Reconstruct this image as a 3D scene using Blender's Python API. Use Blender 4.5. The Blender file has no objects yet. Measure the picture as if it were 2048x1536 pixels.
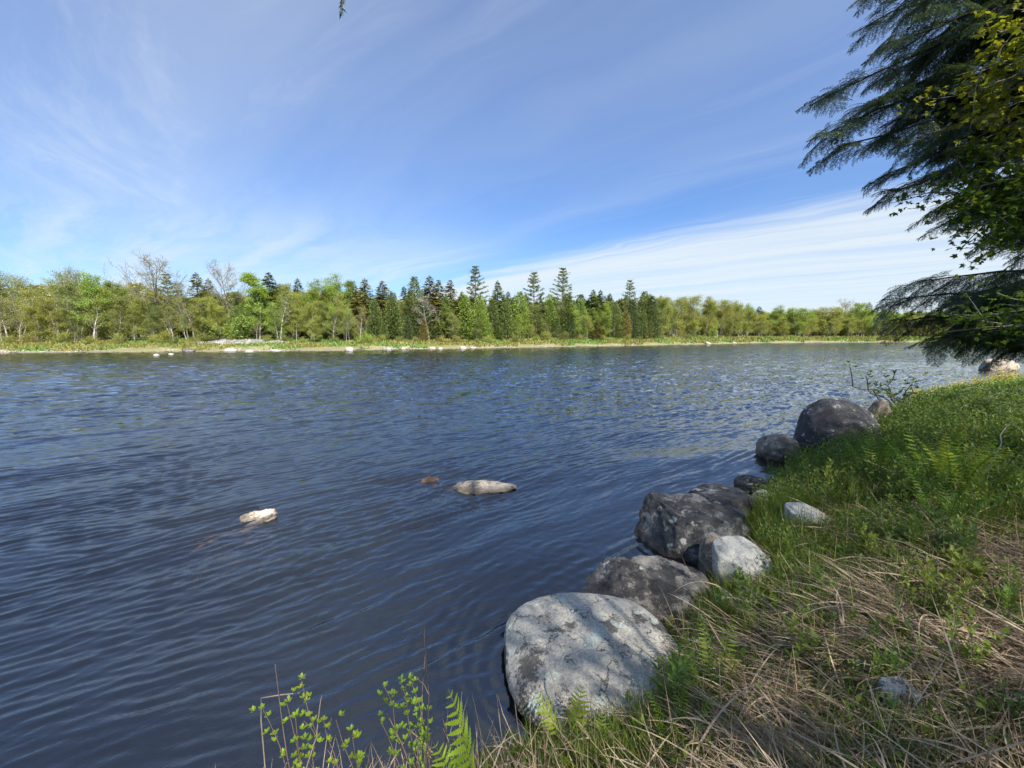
import bpy, math, random
import numpy as np
from mathutils import Vector, Matrix

sc = bpy.context.scene
COL = sc.collection
R = math.radians

# ------------------------------------------------------------------ camera
EYE = 2.4                       # eye height over the river (water at z = 0)
FPX = 800.0                     # focal length in pixels of a 2048 wide frame
PITCH = math.atan(97.0 / FPX)
cam_d = bpy.data.cameras.new('camera')
cam = bpy.data.objects.new('camera', cam_d)
COL.objects.link(cam)
cam.location = (0, 0, EYE)
cam.rotation_euler = (R(90) - PITCH, 0, 0)
cam_d.sensor_width = 36.0
cam_d.lens = 36.0 * FPX / 2048.0
cam_d.clip_start = 0.05
cam_d.clip_end = 5000
sc.camera = cam

# ------------------------------------------------------------------ light
SUN_EL, SUN_AZ = R(47), R(180 - 27)      # azimuth of the sun, clockwise from +Y
SUN_STRENGTH, SKY_STRENGTH, EXPOSURE = 4.4, 0.15, 1.5
sun_d = bpy.data.lights.new('sun', 'SUN')
sun = bpy.data.objects.new('sun', sun_d)
COL.objects.link(sun)
sdir = Vector((math.sin(SUN_AZ) * math.cos(SUN_EL), math.cos(SUN_AZ) * math.cos(SUN_EL), math.sin(SUN_EL)))
sun.rotation_euler = sdir.to_track_quat('Z', 'Y').to_euler()
sun.location = sdir * 60
sun_d.energy = SUN_STRENGTH
sun_d.angle = R(0.53)
sun_d.color = (1.0, 0.945, 0.86)

vs = sc.view_settings
vs.view_transform = 'Standard'
vs.look = 'None'
vs.gamma = 1.0
vs.exposure = EXPOSURE
vs.use_curve_mapping = False
sc.cycles.max_bounces = 10
sc.cycles.transparent_max_bounces = 12
sc.cycles.transmission_bounces = 6
sc.cycles.diffuse_bounces = 4
sc.cycles.glossy_bounces = 3
sc.cycles.caustics_reflective = False
sc.cycles.caustics_refractive = False
sc.cycles.sample_clamp_indirect = 4.0


# ------------------------------------------------------------------ node helper
class NT:
    def __init__(self, tree):
        self.t = tree
        self.n = tree.nodes
        self.l = tree.links

    def node(self, kind, **kw):
        nd = self.n.new(kind)
        for k, v in kw.items():
            setattr(nd, k, v)
        return nd

    def put(self, sock, val):
        if val is None:
            return
        if hasattr(val, 'is_linked') or isinstance(val, bpy.types.NodeSocket):
            self.l.new(val, sock)
        else:
            sock.default_value = val

    def math(self, op, a, b=None, c=None, clamp=False):
        nd = self.node('ShaderNodeMath', operation=op)
        nd.use_clamp = clamp
        self.put(nd.inputs[0], a)
        self.put(nd.inputs[1], b)
        self.put(nd.inputs[2], c)
        return nd.outputs[0]

    def vmath(self, op, a, b=None, scale=None):
        nd = self.node('ShaderNodeVectorMath', operation=op)
        self.put(nd.inputs[0], a)
        self.put(nd.inputs[1], b)
        if scale is not None:
            self.put(nd.inputs['Scale'], scale)
        return nd.outputs['Value'] if op in ('DOT_PRODUCT', 'LENGTH') else nd.outputs[0]

    def sep(self, v):
        nd = self.node('ShaderNodeSeparateXYZ')
        self.put(nd.inputs[0], v)
        return nd.outputs

    def comb(self, x=0.0, y=0.0, z=0.0):
        nd = self.node('ShaderNodeCombineXYZ')
        self.put(nd.inputs[0], x)
        self.put(nd.inputs[1], y)
        self.put(nd.inputs[2], z)
        return nd.outputs[0]

    def noise(self, vec, scale=1.0, detail=4.0, rough=0.5, dist=0.0, color=False, lac=2.0):
        nd = self.node('ShaderNodeTexNoise')
        self.put(nd.inputs['Vector'], vec)
        self.put(nd.inputs['Scale'], scale)
        nd.inputs['Detail'].default_value = detail
        nd.inputs['Roughness'].default_value = rough
        nd.inputs['Lacunarity'].default_value = lac
        nd.inputs['Distortion'].default_value = dist
        return nd.outputs['Color'] if color else nd.outputs[0]

    def voro(self, vec, scale=5.0, feature='F1', out='Distance', rnd=1.0):
        nd = self.node('ShaderNodeTexVoronoi', feature=feature)
        self.put(nd.inputs['Vector'], vec)
        nd.inputs['Scale'].default_value = scale
        nd.inputs['Randomness'].default_value = rnd
        return nd.outputs[out]

    def step(self, v, a, b, lo=0.0, hi=1.0):
        nd = self.node('ShaderNodeMapRange', interpolation_type='SMOOTHSTEP')
        self.put(nd.inputs[0], v)
        self.put(nd.inputs[1], a)
        self.put(nd.inputs[2], b)
        self.put(nd.inputs[3], lo)
        self.put(nd.inputs[4], hi)
        return nd.outputs[0]

    def mix(self, f, a, b, blend='MIX'):
        nd = self.node('ShaderNodeMix', data_type='RGBA', blend_type=blend)
        self.put(nd.inputs[0], f)
        for s, v in ((6, a), (7, b)):
            if isinstance(v, tuple) and len(v) == 3:
                v = (*v, 1.0)
            self.put(nd.inputs[s], v)
        return nd.outputs[2]

    def bump(self, h, strength=0.3, dist=0.02, normal=None):
        nd = self.node('ShaderNodeBump')
        nd.inputs['Strength'].default_value = strength
        nd.inputs['Distance'].default_value = dist
        self.put(nd.inputs['Height'], h)
        if normal is not None:
            self.put(nd.inputs['Normal'], normal)
        return nd.outputs[0]


def new_mat(name):
    m = bpy.data.materials.new(name)
    m.use_nodes = True
    m.node_tree.nodes.clear()
    return m, NT(m.node_tree)


def out(nt, surf, vol=None):
    o = nt.node('ShaderNodeOutputMaterial')
    nt.l.new(surf, o.inputs['Surface'])
    if vol is not None:
        nt.l.new(vol, o.inputs['Volume'])


# ------------------------------------------------------------------ sky (clear blue with high cirrus)
W = bpy.data.worlds.new('World')
sc.world = W
W.use_nodes = True
W.node_tree.nodes.clear()
w = NT(W.node_tree)
sky = w.node('ShaderNodeTexSky', sky_type='NISHITA')
sky.sun_disc = False
sky.sun_elevation = SUN_EL
sky.sun_rotation = SUN_AZ
sky.air_density = 0.9
sky.dust_density = 0.3
sky.ozone_density = 2.0
gen = w.node('ShaderNodeTexCoord').outputs['Generated']
gx, gy, gz = w.sep(gen)
zz = w.math('ADD', w.math('MAXIMUM', gz, 0.0), 0.045)
CA = R(-46)                                     # the cirrus streaks run towards this bearing
pxx, pyy = w.math('DIVIDE', gx, zz), w.math('DIVIDE', gy, zz)
along = w.math('ADD', w.math('MULTIPLY', pxx, math.sin(CA)), w.math('MULTIPLY', pyy, math.cos(CA)))
across = w.math('SUBTRACT', w.math('MULTIPLY', pxx, math.cos(CA)), w.math('MULTIPLY', pyy, math.sin(CA)))
pl = w.comb(along, across, 0.0)
warp = w.noise(pl, 0.45, 4, 0.55, color=True)
plw = w.vmath('ADD', pl, w.vmath('SCALE', w.vmath('SUBTRACT', warp, (0.5, 0.5, 0.5)), scale=1.1))
ax, ay, _ = w.sep(plw)
streak = w.noise(w.comb(w.math('MULTIPLY', ax, 0.13), w.math('MULTIPLY', ay, 1.9), 3.0), 1.0, 10, 0.64)
streak2 = w.noise(w.comb(w.math('MULTIPLY', ax, 0.45), w.math('MULTIPLY', ay, 1.3), 9.0), 1.1, 10, 0.66, dist=0.5)
broad = w.noise(w.comb(w.math('MULTIPLY', ax, 0.2), w.math('MULTIPLY', ay, 0.5), 5.0), 0.7, 4, 0.5)
bank_c = w.step(w.math('ADD', across, w.math('MULTIPLY', w.math('SUBTRACT', streak, 0.5), 1.6)), 3.05, 4.0)
bank_c = w.math('MULTIPLY', bank_c, w.step(streak, 0.34, 0.60, 0.66, 1.0))
keep = lambda a, b: w.math('SUBTRACT', w.math('ADD', a, b), w.math('MULTIPLY', a, b))
left_m = w.math('MULTIPLY', w.step(across, -0.7, 0.1), w.step(across, 0.85, 0.40))
wisp = w.math('MULTIPLY', w.math('MULTIPLY', w.step(streak2, 0.46, 0.72), left_m), 0.50)
veil = w.math('MULTIPLY', w.step(broad, 0.40, 0.75), 0.16)
low = w.math('MULTIPLY', w.math('MULTIPLY', w.step(streak, 0.44, 0.66), w.step(along, 2.6, 4.6)), 0.48)
fine = w.math('MULTIPLY', w.step(streak, 0.5, 0.74), 0.15)
hazy = w.math('MULTIPLY', w.math('MULTIPLY', w.step(broad, 0.25, 0.6), left_m), 0.15)
lowleft = w.math('MULTIPLY', w.math('MULTIPLY', w.step(along, 1.9, 4.2), w.step(across, -0.9, 0.6)), w.step(streak2, 0.30, 0.62, 0.12, 0.46))
lowleft = w.math('MULTIPLY', lowleft, w.step(across, 3.4, 2.2))
fan = w.math('MULTIPLY', w.math('MULTIPLY', w.step(w.noise(w.comb(w.math('MULTIPLY', ax, 0.10), w.math('MULTIPLY', ay, 0.9), 7.0), 1.0, 5, 0.55), 0.36, 0.66), w.step(across, 2.9, 2.2)), 0.17)
hazy = keep(keep(hazy, lowleft), fan)
cloud = keep(keep(keep(keep(keep(bank_c, wisp), veil), low), fine), hazy)
cloud = w.math('MULTIPLY', cloud, 0.93, clamp=True)
sky_c = w.mix(1.0, sky.outputs[0], w.mix(w.step(gz, 0.0, 0.55), (0.235, 0.312, 0.405), (0.315, 0.395, 0.515)), 'MULTIPLY')
CLOUD_C = (1.92, 2.13, 2.28)
bg = w.node('ShaderNodeBackground')
w.l.new(w.mix(cloud, sky_c, CLOUD_C), bg.inputs[0])
bg.inputs[1].default_value = SKY_STRENGTH
wo = w.node('ShaderNodeOutputWorld')
w.l.new(bg.outputs[0], wo.inputs[0])


# ------------------------------------------------------------------ helpers
def px_dir(px, py):
    u, v = (px - 1024) / FPX, (768 - py) / FPX
    c, s = math.cos(PITCH), math.sin(PITCH)
    return np.array([u, c + v * s, -s + v * c])


def PZ(px, py, z=0.0):                     # the place at height z that the photo shows at a pixel
    d = px_dir(px, py)
    return np.array([0, 0, EYE]) + d * ((z - EYE) / d[2])


def PY(px, py, y):                         # the place at distance y
    d = px_dir(px, py)
    return np.array([0, 0, EYE]) + d * (y / d[1])


def to_px(V):
    V = np.asarray(V, float) - np.array([0, 0, EYE])
    c, s = math.cos(PITCH), math.sin(PITCH)
    dep = V[..., 1] * c - V[..., 2] * s
    up = V[..., 1] * s + V[..., 2] * c
    return np.stack([1024 + FPX * V[..., 0] / dep, 768 - FPX * up / dep], -1)


def hash3(i, j, k, seed):
    with np.errstate(over='ignore'):
        h = (i.astype(np.uint32) * np.uint32(374761393) + j.astype(np.uint32) * np.uint32(668265263)
             + k.astype(np.uint32) * np.uint32(2147483647) + np.uint32((seed * 1274126177) & 0xffffffff))
        h = (h ^ (h >> np.uint32(13))) * np.uint32(1274126177)
        h = h ^ (h >> np.uint32(16))
    return (h & np.uint32(0xffffff)).astype(float) / 0xffffff


def vnoise(p, seed=0):
    p = np.asarray(p, float)
    i = np.floor(p).astype(np.int64)
    f = p - i
    f = f * f * (3 - 2 * f)
    r = 0
    for a in (0, 1):
        for b in (0, 1):
            for c in (0, 1):
                wgt = (f[..., 0] if a else 1 - f[..., 0]) * (f[..., 1] if b else 1 - f[..., 1]) * (f[..., 2] if c else 1 - f[..., 2])
                r = r + wgt * hash3(i[..., 0] + a, i[..., 1] + b, i[..., 2] + c, seed)
    return r * 2 - 1


def fbm(p, seed=0, octv=4, gain=0.5):
    p = np.asarray(p, float)
    r, a = 0, 1.0
    for o in range(octv):
        r = r + a * vnoise(p * 2 ** o + 17.3 * o, seed + o)
        a *= gain
    return r


def fbm2(x, y, s, seed=0, octv=4):
    return fbm(np.stack([x * s, y * s, np.zeros_like(x) + 0.37], -1), seed, octv)


def mesh_from(name, V, F, tint=None, smooth=False, extra=None):
    """V (n,3); F a list of int arrays (m,k); tint (n,3) per vertex colour of the material itself."""
    me = bpy.data.meshes.new(name)
    V = np.ascontiguousarray(V, dtype=np.float32)
    me.vertices.add(len(V))
    me.vertices.foreach_set('co', V.ravel())
    F = [np.asarray(f, dtype=np.int32) for f in F if len(f)]
    loops = np.concatenate([f.ravel() for f in F])
    tot = np.concatenate([np.full(len(f), f.shape[1], np.int32) for f in F])
    start = np.concatenate([[0], np.cumsum(tot)[:-1]]).astype(np.int32)
    me.loops.add(len(loops))
    me.loops.foreach_set('vertex_index', loops)
    me.polygons.add(len(tot))
    me.polygons.foreach_set('loop_start', start)
    me.polygons.foreach_set('loop_total', tot)
    if smooth:
        me.polygons.foreach_set('use_smooth', np.ones(len(tot), bool))
    me.update(calc_edges=True)
    if tint is not None:
        a = me.color_attributes.new('tint', 'FLOAT_COLOR', 'POINT')
        c = np.ones((len(V), 4), np.float32)
        c[:, :3] = tint
        a.data.foreach_set('color', c.ravel())
    for k, v in (extra or {}).items():
        a = me.attributes.new(k, 'FLOAT', 'POINT')
        a.data.foreach_set('value', np.asarray(v, np.float32))
    return me


def link(name, me, mat=None, parent=None, loc=None, rz=0.0):
    o = bpy.data.objects.new(name, me)
    COL.objects.link(o)
    if mat is not None and me is not None and not me.materials:
        me.materials.append(mat)
    if parent is not None:
        o.parent = parent
    if loc is not None:
        o.location = loc
    o.rotation_euler[2] = rz
    return o


def tag(o, label=None, cat=None, group=None, kind=None):
    for k, v in (('label', label), ('category', cat), ('group', group), ('kind', kind)):
        if v:
            o[k] = v
    return o


def copy_tree(root, kids):
    c = root.copy()
    COL.objects.link(c)
    for k in kids:
        d = k.copy()
        COL.objects.link(d)
        d.parent = c
    return c


class Geo:
    def __init__(self):
        self.V, self.F, self.T, self.n = [], [], [], 0

    def add(self, V, F, tint=None):
        V = np.asarray(V, float).reshape(-1, 3)
        self.V.append(V)
        for f in (F if isinstance(F, list) else [F]):
            if len(f):
                self.F.append(np.asarray(f) + self.n)
        if tint is None:
            tint = np.ones((len(V), 3))
        self.T.append(np.broadcast_to(np.asarray(tint, float), (len(V), 3)))
        self.n += len(V)

    def tube(self, pts, rad, sides=6, tint=None):
        pts = np.asarray(pts, float)
        rad = np.broadcast_to(np.asarray(rad, float), (len(pts),))
        d = np.gradient(pts, axis=0)
        d /= np.linalg.norm(d, axis=1, keepdims=True) + 1e-9
        ref = np.array([0.31, 0.21, 0.93]) if abs(d[0, 2]) < 0.8 else np.array([0.93, 0.31, 0.2])
        a = np.cross(d, ref)
        a /= np.linalg.norm(a, axis=1, keepdims=True) + 1e-9
        b = np.cross(d, a)
        th = np.arange(sides) * 2 * math.pi / sides
        ring = (a[:, None] * np.cos(th)[None, :, None] + b[:, None] * np.sin(th)[None, :, None]) * rad[:, None, None]
        V = (pts[:, None] + ring).reshape(-1, 3)
        i = np.arange(len(pts) - 1)[:, None] * sides
        j = np.arange(sides)[None]
        k = (j + 1) % sides
        F = np.stack([i + j, i + k, i + sides + k, i + sides + j], -1).reshape(-1, 4)
        self.add(V, F, tint)

    def leaves(self, P, D, N, L, Wd, tint=None, mid=0.45, fold=0.0):
        """diamond leaves: P base, D direction, N facing, L length, Wd full width"""
        P, D, N = (np.asarray(q, float) for q in (P, D, N))
        n = len(P)
        D = D / (np.linalg.norm(D, axis=1, keepdims=True) + 1e-9)
        S = np.cross(D, N)
        S /= np.linalg.norm(S, axis=1, keepdims=True) + 1e-9
        U = np.cross(S, D)
        L = np.broadcast_to(np.asarray(L, float), (n,))[:, None]
        Wd = np.broadcast_to(np.asarray(Wd, float), (n,))[:, None]
        M = P + D * L * mid
        V = np.stack([P, M + S * Wd / 2 + U * fold * Wd, P + D * L, M - S * Wd / 2 + U * fold * Wd], 1).reshape(-1, 3)
        F = np.arange(n)[:, None] * 4 + np.arange(4)[None]
        if tint is not None:
            tint = np.repeat(np.broadcast_to(np.asarray(tint, float), (n, 3)), 4, axis=0)
        self.add(V, F, tint)

    def merge(self, other, M=None):
        if not other.n:
            return
        V = np.concatenate(other.V)
        if M is not None:
            M = np.asarray(M)
            V = V @ M[:3, :3].T + M[:3, 3]
        self.V.append(V)
        for f in other.F:
            self.F.append(f + self.n)
        self.T.append(np.concatenate(other.T))
        self.n += len(V)

    def mesh(self, name, smooth=False):
        return mesh_from(name, np.concatenate(self.V), self.F, np.concatenate(self.T), smooth)


def rand_unit(rng, n):
    v = rng.normal(size=(n, 3))
    return v / np.linalg.norm(v, axis=1, keepdims=True)


def tints(rng, n, amt=0.25, hue=0.12):
    b = 1 + (rng.random((n, 1)) - 0.5) * 2 * amt
    h = (rng.random((n, 1)) - 0.5) * 2 * hue
    return b * np.concatenate([1 + h, np.ones_like(h), 1 - h], 1)


# ------------------------------------------------------------------ materials
def leaf_mat(name, base, trans=0.4, rough=0.5, use_obj=True, spec=0.3):
    m, t = new_mat(name)
    at = t.node('ShaderNodeAttribute', attribute_name='tint')
    c = t.mix(1.0, at.outputs['Color'], base, 'MULTIPLY')
    if use_obj:
        oi = t.node('ShaderNodeObjectInfo')
        c = t.mix(1.0, c, oi.outputs['Color'], 'MULTIPLY')
    p = t.node('ShaderNodeBsdfPrincipled')
    t.put(p.inputs['Base Color'], c)
    p.inputs['Roughness'].default_value = rough
    p.inputs['Specular IOR Level'].default_value = spec
    tr = t.node('ShaderNodeBsdfTranslucent')
    t.put(tr.inputs[0], t.mix(1.0, c, (1.25, 1.2, 0.7), 'MULTIPLY'))
    mx = t.node('ShaderNodeMixShader')
    mx.inputs[0].default_value = trans
    t.l.new(p.outputs[0], mx.inputs[1])
    t.l.new(tr.outputs[0], mx.inputs[2])
    out(t, mx.outputs[0])
    return m


def bark_mat(name, a, b, scale=8.0, spots=None):
    m, t = new_mat(name)
    co = t.node('ShaderNodeTexCoord').outputs['Object']
    x, y, z = t.sep(co)
    n = t.noise(t.comb(x, y, t.math('MULTIPLY', z, 0.25)), scale, 6, 0.6)
    c = t.mix(t.step(n, 0.35, 0.68), a, b)
    if spots:
        n2 = t.noise(t.comb(t.math('MULTIPLY', x, 0.4), t.math('MULTIPLY', y, 0.4), z), 3.0, 4, 0.6)
        c = t.mix(t.step(n2, 0.58, 0.64), c, spots)
    at = t.node('ShaderNodeAttribute', attribute_name='tint')
    c = t.mix(1.0, c, at.outputs['Color'], 'MULTIPLY')
    p = t.node('ShaderNodeBsdfPrincipled')
    t.put(p.inputs['Base Color'], c)
    p.inputs['Roughness'].default_value = 0.9
    t.put(p.inputs['Normal'], t.bump(n, 0.6, 0.02))
    out(t, p.outputs[0])
    return m


LEAF = leaf_mat('broadleaf', (0.235, 0.258, 0.068), 0.42)
NEEDLE = leaf_mat('conifer needles', (0.092, 0.125, 0.044), 0.30)
BARK = bark_mat('grey bark', (0.17, 0.15, 0.125), (0.34, 0.31, 0.265))
BIRCH = bark_mat('white birch bark', (0.45, 0.43, 0.39), (0.60, 0.58, 0.53), 6, (0.06, 0.055, 0.05))
DARKBARK = bark_mat('conifer bark', (0.07, 0.055, 0.045), (0.15, 0.12, 0.10))


def rock_mat(name, pale=(0.36, 0.36, 0.34), mid=(0.22, 0.22, 0.215), dark=(0.045, 0.045, 0.047), cover=0.5,
             lichen=0.5, lich_c=(0.36, 0.39, 0.35), top=0.0, scale=1.0, wet=0.10, warm=0.0, black=0.5, streaks=0.0):
    """weathered granite: pale crust above, darker below, rings of lichen, a dark wet line at the water"""
    m, t = new_mat(name)
    co = t.node('ShaderNodeTexCoord').outputs['Object']
    pos = t.node('ShaderNodeNewGeometry').outputs['Position']
    x, y, z = t.sep(co)
    _, _, wz = t.sep(pos)
    big = t.noise(co, 1.6 * scale, 6, 0.6)
    med = t.noise(co, 7 * scale, 8, 0.68)
    tiny = t.noise(co, 45 * scale, 4, 0.7)
    speck = t.voro(co, 95 * scale)
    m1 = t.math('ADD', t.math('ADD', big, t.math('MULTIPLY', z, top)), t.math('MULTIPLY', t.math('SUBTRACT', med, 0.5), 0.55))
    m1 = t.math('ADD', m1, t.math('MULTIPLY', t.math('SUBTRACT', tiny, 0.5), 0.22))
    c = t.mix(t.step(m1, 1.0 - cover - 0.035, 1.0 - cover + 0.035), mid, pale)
    # black patches, denser low down where top is set
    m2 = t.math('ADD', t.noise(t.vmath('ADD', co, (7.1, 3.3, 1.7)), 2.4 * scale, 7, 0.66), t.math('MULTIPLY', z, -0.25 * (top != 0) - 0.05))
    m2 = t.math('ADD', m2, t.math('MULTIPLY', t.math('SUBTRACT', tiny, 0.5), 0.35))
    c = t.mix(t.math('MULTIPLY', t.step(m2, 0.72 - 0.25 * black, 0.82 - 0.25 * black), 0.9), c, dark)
    # rings of lichen
    wv = t.vmath('ADD', co, t.vmath('SCALE', t.noise(co, 9 * scale, 3, 0.6, color=True), scale=0.10))
    v1 = t.voro(wv, 5.5 * scale)
    gate = t.noise(t.vmath('ADD', co, (1.3, 8.2, 4.4)), 2.1 * scale, 3, 0.5)
    li = t.math('MULTIPLY', t.step(v1, 0.34, 0.27), t.step(gate, 0.62 - 0.3 * lichen, 0.68 - 0.3 * lichen))
    lc = t.mix(t.step(tiny, 0.35, 0.7), lich_c, tuple(q * 1.22 for q in lich_c))
    c = t.mix(t.math('MULTIPLY', li, 0.95), c, lc)
    v2 = t.voro(t.vmath('ADD', wv, (3.1, 0.2, 5.0)), 17 * scale)
    li2 = t.math('MULTIPLY', t.step(v2, 0.26, 0.18), t.step(gate, 0.50, 0.60))
    c = t.mix(t.math('MULTIPLY', li2, 0.7 * min(1, lichen * 1.5)), c, tuple(q * 1.1 for q in lich_c))
    # mineral grain and fine cracks
    c = t.mix(1.0, c, t.mix(t.step(speck, 0.05, 0.55), (0.62, 0.61, 0.60), (1.14, 1.14, 1.13)), 'MULTIPLY')
    c = t.mix(1.0, c, t.mix(t.step(tiny, 0.25, 0.75), (0.72, 0.72, 0.73), (1.25, 1.24, 1.22)), 'MULTIPLY')
    cr = t.voro(t.vmath('ADD', co, t.vmath('SCALE', t.noise(co, 4 * scale, 4, 0.6, color=True), scale=0.5)), 2.3 * scale, 'DISTANCE_TO_EDGE')
    ck = t.math('MULTIPLY', t.step(cr, 0.022, 0.004), t.step(med, 0.45, 0.6))
    c = t.mix(t.math('MULTIPLY', ck, 0.8), c, (0.03, 0.03, 0.03))
    if warm:
        c = t.mix(warm, c, (1.12, 1.0, 0.82), 'MULTIPLY')
    # wet line left by the river
    wl = t.math('ADD', wz, t.math('MULTIPLY', t.math('SUBTRACT', med, 0.5), 0.10))
    wetm = t.step(wl, wet + 0.03, wet - 0.03)
    c = t.mix(t.math('MULTIPLY', wetm, 0.75), c, (0.05, 0.036, 0.026))
    p = t.node('ShaderNodeBsdfPrincipled')
    t.put(p.inputs['Base Color'], c)
    t.put(p.inputs['Roughness'], t.mix(wetm, (0.88, 0.88, 0.88), (0.35, 0.35, 0.35)))
    p.inputs['Specular IOR Level'].default_value = 0.35
    h = t.math('ADD', t.math('MULTIPLY', med, 0.8), t.math('ADD', t.math('MULTIPLY', tiny, 0.5), t.math('MULTIPLY', li, 0.12)))
    h = t.math('SUBTRACT', h, t.math('MULTIPLY', ck, 0.4))
    t.put(p.inputs['Normal'], t.bump(h, 0.75, 0.03))
    out(t, p.outputs[0])
    return m


# ------------------------------------------------------------------ the land
far_px = [(-1500, 711), (-700, 708.5), (-250, 706.5), (0, 705.5), (350, 704), (600, 702), (800, 699), (1000, 696), (1200, 692.5), (1350, 690),
          (1500, 686.5), (1700, 684.8), (2048, 684), (2300, 683.5)]
FAR = [PZ(a, b)[:2] for a, b in far_px] + [np.array([420.0, 176.0]), np.array([900.0, 240.0])]
FAR = [np.array([-900.0, 30.0])] + FAR
near_px = [(960, 1536), (1010, 1525), (1200, 1455), (1340, 1335), (1405, 1210), (1470, 1120), (1490, 1040), (1550, 968), (1640, 925), (1740, 880), (1775, 832)]
NEAR = [np.array(p, float) for p in ((-200, -40), (-30, -3), (-6, 0.5), (-2.5, 1.25), (-1.0, 1.62))]
NEAR += [PZ(a, b)[:2] for a, b in near_px] + [np.array(p, float) for p in ((16, 14.2), (26, 19.5), (60, 34), (150, 60), (600, 130))]


def line_dist(X, Y, poly):
    """signed distance to a polyline drawn from left to right: negative below (towards the camera), positive above"""
    best = np.full(X.shape, 1e18)
    sgn = np.zeros(X.shape)
    for a, b in zip(poly[:-1], poly[1:]):
        dx, dy = b - a
        t = np.clip(((X - a[0]) * dx + (Y - a[1]) * dy) / (dx * dx + dy * dy), 0, 1)
        ex, ey = X - (a[0] + t * dx), Y - (a[1] + t * dy)
        d = ex * ex + ey * ey
        s = np.sign(dx * (Y - a[1]) - dy * (X - a[0]))
        m = d < best
        best = np.where(m, d, best)
        sgn = np.where(m, s, sgn)
    return np.sqrt(best) * sgn


def near_h(X, Y):
    X, Y = np.asarray(X, float), np.asarray(Y, float)
    d = -line_dist(X, Y, NEAR)                       # > 0 on the bank
    n = fbm2(X, Y, 0.9, 5, 4) * (0.07 + 0.05 * np.clip((d - 1.2) / 2, 0, 1)) + fbm2(X, Y, 3.5, 9, 3) * 0.02
    up = 0.62 * (1 - np.exp(-np.maximum(d, 0) / 1.1)) + 0.055 * np.minimum(np.maximum(d, 0), 9) + 0.02 * np.maximum(d - 9, 0)
    dn = np.maximum(d * 0.42, -1.6)
    return np.where(d > 0, up, dn) + n * np.clip(0.4 + np.abs(d), 0, 1)


def far_h(X, Y):
    X, Y = np.asarray(X, float), np.asarray(Y, float)
    d = line_dist(X, Y, FAR)
    n = fbm2(X, Y, 0.12, 21, 4) * 0.25
    dd = np.maximum(d, 0)
    up = 1.55 * (1 - np.exp(-dd / 6.0)) + 0.012 * np.minimum(dd, 400)
    return np.where(d > 0, up + n * np.clip(dd / 5, 0, 1), np.maximum(d * 0.25, -1.7))


def grid_axis(lo, hi, mid0, mid1, step0, grow=1.06):
    a = list(np.arange(mid0, mid1 + 1e-6, step0))
    s = step0
    while a[-1] < hi:
        s *= grow
        a.append(a[-1] + s)
    s = step0
    b = []
    x = mid0
    while x > lo:
        s *= grow
        x -= s
        b.append(x)
    return np.array(b[::-1] + a)


def sheet(xs, ys, hfun):
    X, Y = np.meshgrid(xs, ys)
    V = np.stack([X, Y, hfun(X, Y)], -1).reshape(-1, 3)
    nx = len(xs)
    i = np.arange(len(ys) - 1)[:, None] * nx
    j = np.arange(nx - 1)[None]
    F = np.stack([i + j, i + j + 1, i + nx + j + 1, i + nx + j], -1).reshape(-1, 4)
    return V, F


def ground_mat(name, far=False):
    m, t = new_mat(name)
    pos = t.node('ShaderNodeNewGeometry').outputs['Position']
    n1 = t.noise(pos, 0.35 if far else 2.2, 6, 0.6)
    n2 = t.noise(pos, 2.5 if far else 30, 6, 0.7)
    if far:
        c = t.mix(t.step(n1, 0.35, 0.65), (0.13, 0.14, 0.04), (0.20, 0.18, 0.075))
        x, y, z = t.sep(pos)
        zz = t.math('ADD', z, t.math('ADD', t.math('MULTIPLY', t.math('SUBTRACT', n2, 0.5), 0.55), t.math('MULTIPLY', t.math('SUBTRACT', n1, 0.45), 1.1)))
        c = t.mix(t.step(zz, 0.34, 0.16), c, (0.17, 0.148, 0.112))
        c = t.mix(t.step(zz, 0.10, 0.0), c, (0.05, 0.042, 0.032))
    else:
        c = t.mix(t.step(n1, 0.35, 0.65), (0.055, 0.04, 0.026), (0.11, 0.085, 0.055))
        x, y, z = t.sep(pos)
        c = t.mix(t.step(z, 0.0, -0.25), c, (0.075, 0.045, 0.024))
    c = t.mix(1.0, c, t.mix(n2, (0.5, 0.5, 0.5), (1.5, 1.5, 1.5)), 'MULTIPLY')
    p = t.node('ShaderNodeBsdfPrincipled')
    t.put(p.inputs['Base Color'], c)
    p.inputs['Roughness'].default_value = 0.95
    t.put(p.inputs['Normal'], t.bump(n2, 0.8, 0.25 if far else 0.04))
    out(t, p.outputs[0])
    return m


GROUND, FARGROUND = ground_mat('soil'), ground_mat('far bank soil', True)
V, F = sheet(grid_axis(-260, 700, -4, 12, 0.09, 1.10), grid_axis(-300, 160, 0, 12, 0.09, 1.10), near_h)
tag(link('near_bank_ground', mesh_from('near_bank_ground', V, [F], smooth=True), GROUND), kind='structure')
V, F = sheet(grid_axis(-2600, 2600, -75, 150, 1.5, 1.12), grid_axis(25, 3000, 50, 190, 1.5, 1.12), far_h)
tag(link('far_bank_ground', mesh_from('far_bank_ground', V, [F], smooth=True), FARGROUND), kind='structure')


def bed_h(X, Y):
    return -0.95 - 0.35 * np.clip((Y - 6) / 25, 0, 1) + fbm2(X, Y, 0.55, 31, 4) * 0.16


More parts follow.
